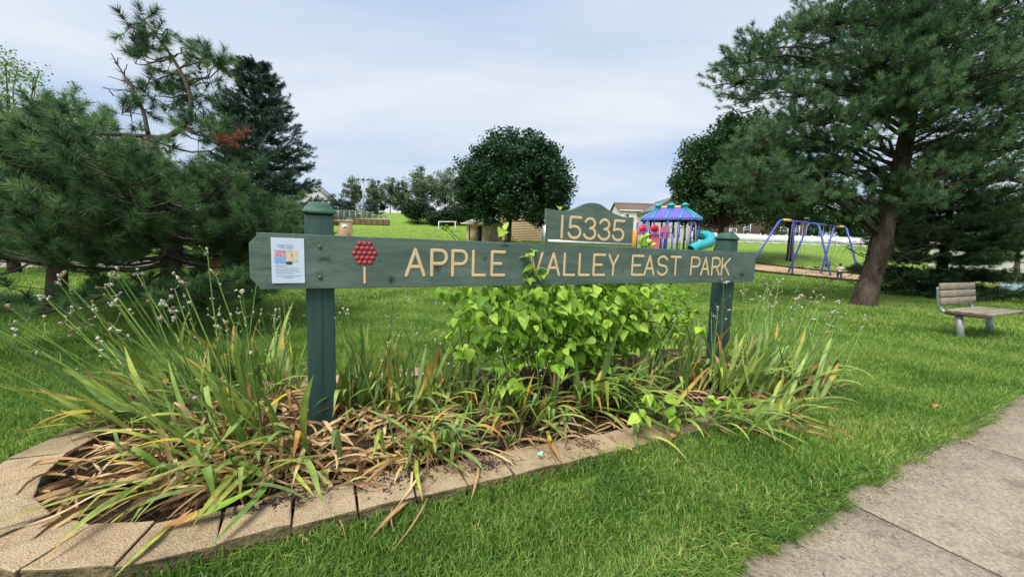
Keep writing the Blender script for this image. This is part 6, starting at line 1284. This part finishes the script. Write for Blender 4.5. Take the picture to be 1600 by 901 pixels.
# ------------------------------------------------------------------ lawn grass
def blades(n, r0g, r1g, h, w, seg, seed, p=2.0):
    rr = np.random.default_rng(seed); u_ = rr.random(n); rad = (r0g ** (2 - p) + u_ * (r1g ** (2 - p) - r0g ** (2 - p))) ** (1 / (2 - p)) if abs(p - 2) > 1e-3 else r0g * (r1g / r0g) ** u_
    az = rr.uniform(-R(60), R(60), n); x = rad * np.sin(az); y = rad * np.cos(az); s_, n_ = to_sn(x, y)
    edge = SW0 - .045 - (vnoise(s_ * 3.1, s_ * 0 + 3) - .45) * .09 - (vnoise(s_ * 11, s_ * 0 + 9) - .5) * .06
    bd = bed_dist(s_, n_); bare = np.exp(-((s_ - 1.75) / .22) ** 2 - ((n_ + 1.10) / .09) ** 2) + .9 * np.exp(-((s_ - 3.6) / .35) ** 2 - ((n_ + 1.12) / .08) ** 2)
    ok = (bd > .015) & ((n_ > edge) | (n_ < SW1 - .02)) & (rr.random(n) > bare * .95) & (rr.random(n) < .55 + .9 * vnoise(x * 6, y * 6))
    x, y, s_, n_, rad, bd = x[ok], y[ok], s_[ok], n_[ok], rad[ok], bd[ok]; m = len(x); z = height(x, y) - .004
    long_ = 1 + .55 * np.exp(-((n_ - SW0) / .16) ** 2) + .7 * np.exp(-(bd / .07) ** 2) * (s_ < 3.2)
    H = h * long_ * rr.uniform(.55, 1.25, m) * (.75 + .55 * vnoise(x * 2.3 + 7, y * 2.3)); W = w * rr.uniform(.7, 1.3, m)
    la = rr.uniform(0, 6.28, m) + 1.2 * vnoise(x * 1.7, y * 1.7); ln = rr.uniform(.1, .95, m) * (.6 + .8 * vnoise(x * 3 + 4, y * 3))
    ln = ln + .45 * np.exp(-((n_ - SW0) / .10) ** 2); ov = np.exp(-((n_ - SW0) / .10) ** 2) > .35
    la = np.where(ov & (rr.random(m) < .55), SANG - math.pi / 2 + rr.normal(0, .5, m), la)
    ld = np.stack([np.cos(la), np.sin(la), 0 * la], 1); wd_ = rr.uniform(0, 6.28, m); wv = np.stack([np.cos(wd_), np.sin(wd_), 0 * wd_], 1) * (W / 2)[:, None]
    P = np.stack([x, y, z], 1); upv = np.array([0, 0, 1.0]); tint = np.clip(.42 + (vnoise(x * 1.3, y * 1.3) - .5) * .5 + rr.normal(0, .24, m) + .12 * sstep(5, 14, rad), 0, 1); dry = rr.random(m) < .012; tint = np.where(dry, 1, tint)
    if seg == 2:
        mid = P + upv * (H * .6)[:, None] + ld * (H * ln * .35)[:, None]; tip_ = P + upv * (H * (1 - ln * .35))[:, None] + ld * (H * ln * 1.0)[:, None]
        V = np.stack([P - wv, P + wv, mid + wv * .8, mid - wv * .8, tip_], 1).reshape(-1, 3); b_ = np.arange(m)[:, None] * 5
        return V, b_ + np.array([[3, 2, 4]]), b_ + np.array([[0, 1, 2, 3]]), np.repeat(tint, 5)
    tip_ = P + upv * (H * (1 - ln * .3))[:, None] + ld * (H * ln)[:, None]; V = np.stack([P - wv, P + wv, tip_], 1).reshape(-1, 3); b_ = np.arange(m)[:, None] * 3
    return V, b_ + np.array([[0, 1, 2]]), None, np.repeat(tint, 3)
g = G()
for args in ((215000, 1.25, 4.6, .068, .0064, 2, 301, 1.9), (300000, 4.6, 9.5, .060, .0080, 1, 302, 1.7), (220000, 9.5, 22, .075, .016, 1, 303, 1.6), (150000, 22, 62, .12, .045, 1, 304, 1.5)):
    V, f3, f4, tt = blades(*args); g.add(V, f3=f3, f4=f4, tint=tt)
g.build('lawn_grass', M['grass'], kind='stuff')
# longer tufts growing against the stones and through the front edge of the bed
M['tuft'] = foliage('coarse_grass', [(.05, .15, .02), (.10, .24, .035), (.17, .33, .06)], .35, .45)
def tuft(px_, py_, n, h, label, zz_=None):
    p = on_ground(px_, py_, .05); s_, n_ = to_sn(p[0], p[1]); p[2] = (float(soil_z(s_, n_)) if bed_dist(s_, n_) < -.2 else hz(p[0], p[1])) if zz_ is None else zz_; e_ = empty('grass_tuft', p, label=label, cat='grass tuft', group='coarse grass tufts along the edging')
    for _ in range(n):
        a_ = r.uniform(0, 6.28); L = h * r.uniform(.5, 1.1); k = 6; ln = r.uniform(.3, 1.0); u_ = np.linspace(0, 1, k); c = np.stack([np.cos(a_) * L * ln * u_ ** 1.6, np.sin(a_) * L * ln * u_ ** 1.6, L * (u_ - .45 * ln * u_ ** 2.2)], 1) + [r.normal(0, .012), r.normal(0, .012), 0]
        sd_ = np.array([-math.sin(a_), math.cos(a_), 0]); V = []
        for i in range(k): w = .0035 * (1 - u_[i] ** 2 * .95); V += [c[i] - sd_ * w, c[i] + sd_ * w]
        G().add(V, f4=[[2 * i, 2 * i + 1, 2 * i + 3, 2 * i + 2] for i in range(k - 1)], tint=np.clip(r.normal(.5, .25), 0, 1)).build('blade', M['tuft'], e_, smooth=True)
for row in ((182, 890, 8, .20, 'few long grass blades in front of the curved corner stones'), (250, 885, 9, .22, 'long grass blades rising in front of the second corner stone'), (300, 872, 10, .20, 'long grass blades against the stones left of the yellow fallen leaf'), (400, 845, 10, .16, 'grass tuft against the edging below the fallen leaf clump'), (520, 815, 14, .15, 'grass tuft at the edging below the left sign post'), (650, 775, 14, .12, 'grass tuft covering a stone joint right of the left post'), (800, 690, 22, .12, 'fine grey green grass tuft at the front of the bed, left of centre'), (770, 700, 18, .11, 'small grass tuft on the mulch left of the plastic scrap'), (870, 685, 18, .11, 'small grass tuft on the mulch right of the plastic scrap'), (905, 672, 16, .12, 'small grass tuft below the blue green clump'), (700, 768, 12, .10, 'short grass tuft between stones at the bare soil patch')): tuft(*row)
# broad weeds in the grass in front of the stones
WEED = [heart(.075, .045, .2, .5, r) for _ in range(4)]
for k, (px_, py_, n_, lab) in enumerate(((560, 812, 9, 'broad leaved weed in the grass before the edging, leftmost of three'), (598, 818, 11, 'largest broad leaved weed in the grass before the edging'), (662, 800, 8, 'broad leaved weed before the edging, rightmost of three'))):
    p = on_ground(px_, py_, .02); p[2] = hz(p[0], p[1]) + .01; e_ = empty('broadleaf_weed', p, label=lab, cat='weed')
    for _ in range(n_):
        mt = Matrix.Rotation(r.uniform(0, 6.28), 4, 'Z') @ Matrix.Rotation(r.uniform(-.9, -.2), 4, 'Y'); child('leaf', pick(WEED), e_, (r.normal(0, .02), r.normal(0, .02), r.uniform(.01, .04)), mt, r.uniform(.7, 1.2), np.array((.12, .20, .07)) * r.uniform(.8, 1.3), 9)
# long leaves that have fallen over the stones
def fallen(pxs, z, W, col, tipa, label, name='fallen_leaf', tw=.3):
    P = np.array([on_ground(a, b, zz_) for (a, b), zz_ in zip(pxs, z)]); uu = np.linspace(0, len(P) - 1, 14); P = np.stack([np.interp(uu, range(len(P)), P[:, k]) for k in range(3)], 1)
    for _ in range(2): P[1:-1] = (P[:-2] + 2 * P[1:-1] + P[2:]) / 4
    c0 = P[0].copy(); tg = unit(np.gradient(P, axis=0)); V, T = [], []
    for i in range(14):
        u_ = i / 13; w = W * min(1, .5 + u_ * 2) * (1 - max(0, (u_ - .6) / .4) ** 2 * .9) / 2; sd_ = unit(np.cross(tg[i], [0, 0, 1.0])) * math.cos(tw * u_) + np.array([0, 0, 1.0]) * math.sin(tw * u_)
        V += [P[i] - sd_ * w + [0, 0, w * .3] - c0, P[i] - c0, P[i] + sd_ * w + [0, 0, w * .3] - c0]; T += [u_] * 3
    o = G().add(V, f4=[[3 * i + j, 3 * i + j + 1, 3 * i + 4 + j, 3 * i + 3 + j] for i in range(13) for j in (0, 1)], tint=T).build(name, LEAFM, smooth=True, label=label, cat='leaf', group='long leaves fallen over the edging'); o.location = c0; o.color = (*col, tipa)
fallen([(395, 765), (350, 790), (300, 808), (252, 823)], [.24, .19, .165, .15], .050, (.16, .28, .04), .62, 'broad fallen leaf turning bright yellow, lying across the front stones')
fallen([(300, 795), (275, 815), (240, 840), (218, 862)], [.19, .15, .145, .142], .016, (.40, .26, .12), 9, 'thin dry brown leaf hanging over the front stones', tw=2.5)
fallen([(260, 740), (160, 765), (90, 805), (25, 825)], [.26, .20, .15, .145], .010, (.48, .36, .22), 9, 'thin dry stalk lying across the corner stones', tw=1)
fallen([(150, 720), (100, 715), (60, 720), (38, 735)], [.20, .17, .15, .142], .014, (.34, .19, .09), 9, 'brown dry leaf lying on the left side stones', tw=2)
fallen([(1140, 645), (1180, 665), (1220, 688), (1258, 711)], [.16, .10, .07, .05], .014, (.52, .42, .08), .8, 'long yellow leaf lying out over the lawn at the right corner')
fallen([(1160, 640), (1185, 645), (1200, 660), (1212, 690)], [.22, .20, .14, .08], .030, (.16, .27, .09), 9, 'pale green leaf drooping onto the lawn beside the yellow leaf')
fallen([(1300, 655), (1325, 659), (1350, 661), (1372, 663)], [.07, .07, .07, .07], .006, (.45, .42, .2), 9, 'straw coloured grass stem lying on the lawn right of the bed')
fallen([(575, 640), (620, 660), (660, 690), (700, 715)], [.28, .24, .18, .14], .032, (.17, .29, .075), 9, 'broad green leaf bending forward right of the left post')
fallen([(770, 640), (735, 645), (690, 652), (640, 648)], [.24, .28, .28, .24], .012, (.22, .32, .06), 9, 'green stalk lying level in front of the lime shrub', tw=1)
fallen([(620, 690), (660, 720), (690, 745), (655, 770)], [.20, .17, .14, .10], .012, (.44, .32, .17), 9, 'thin dry stem bent over the stones below the yellow clump', tw=2)
# dry clippings and grit along the sidewalk edge
M['clip'] = foliage('dry_clippings', [(.05, .04, .03), (.16, .12, .07), (.34, .28, .16), (.45, .40, .26)], .1, .9)
rr = np.random.default_rng(410); m_ = 2600; s_ = rr.uniform(-.5, 9, m_); n_ = SW0 - .03 - np.abs(rr.normal(0, .09, m_)) - (rr.random(m_) < .12) * rr.uniform(0, 1.3, m_)
P = np.stack([SA[0] + SDIR[0] * s_ + NDIR[0] * n_, SA[1] + SDIR[1] * s_ + NDIR[1] * n_, np.zeros(m_)], 1); P[:, 2] = height(P[:, 0], P[:, 1]) + .0155
a_ = rr.uniform(0, 6.28, m_); d1 = np.stack([np.cos(a_), np.sin(a_), rr.normal(0, .08, m_)], 1); d2 = np.stack([-np.sin(a_), np.cos(a_), 0 * a_], 1); l_ = rr.uniform(.003, .022, m_)[:, None]; w_ = rr.uniform(.0012, .0032, m_)[:, None]
G().add(np.stack([P - d1 * l_, P + d2 * w_, P + d1 * l_, P - d2 * w_], 1).reshape(-1, 3), f4=np.arange(4 * m_).reshape(-1, 4), tint=np.repeat(rr.random(m_), 4)).build('dry_clippings', M['clip'], kind='stuff')
# scraps
def scrap(px_, py_, z_, w, l, col, name, label, cat):
    p = on_ground(px_, py_, z_); p[2] = z_; k = 5; V = []
    for i in range(k):
        for j in range(k): u_, v_ = i / 4 - .5, j / 4 - .5; ed = 1 - .35 * (abs(u_) * abs(v_) * 4); V.append([u_ * l * ed, v_ * w * ed, .012 * math.sin(u_ * 5 + v_ * 3) + .008 * r.random()])
    q = np.arange(25).reshape(5, 5); V = np.array(V); me = G().add(np.concatenate([V, V - [0, 0, .002]]), f4=np.concatenate([np.stack([q[:-1, :-1], q[1:, :-1], q[1:, 1:], q[:-1, 1:]], -1).reshape(-1, 4), np.stack([q[:-1, :-1], q[:-1, 1:], q[1:, 1:], q[1:, :-1]], -1).reshape(-1, 4) + 25])).mesh(name)
    o = link(name, me, mat(name + '_colour', col, .5), label=label, cat=cat); o.location = p; o.rotation_euler = (0, 0, r.uniform(0, 3))
scrap(844, 709, .115, .022, .055, (.25, .55, .42), 'plastic_scrap', 'small mint green plastic scrap on the mulch by the front stones', 'litter')
scrap(1462, 634, .13, .05, .07, (.34, .14, .07), 'fallen_tree_leaf', 'small reddish brown leaf lying alone on the lawn near the sidewalk', 'leaf')
scrap(1050, 680, .08, .04, .07, (.42, .20, .09), 'curled_dry_leaf', 'curled rust brown leaf on the front stones below the vine', 'leaf')
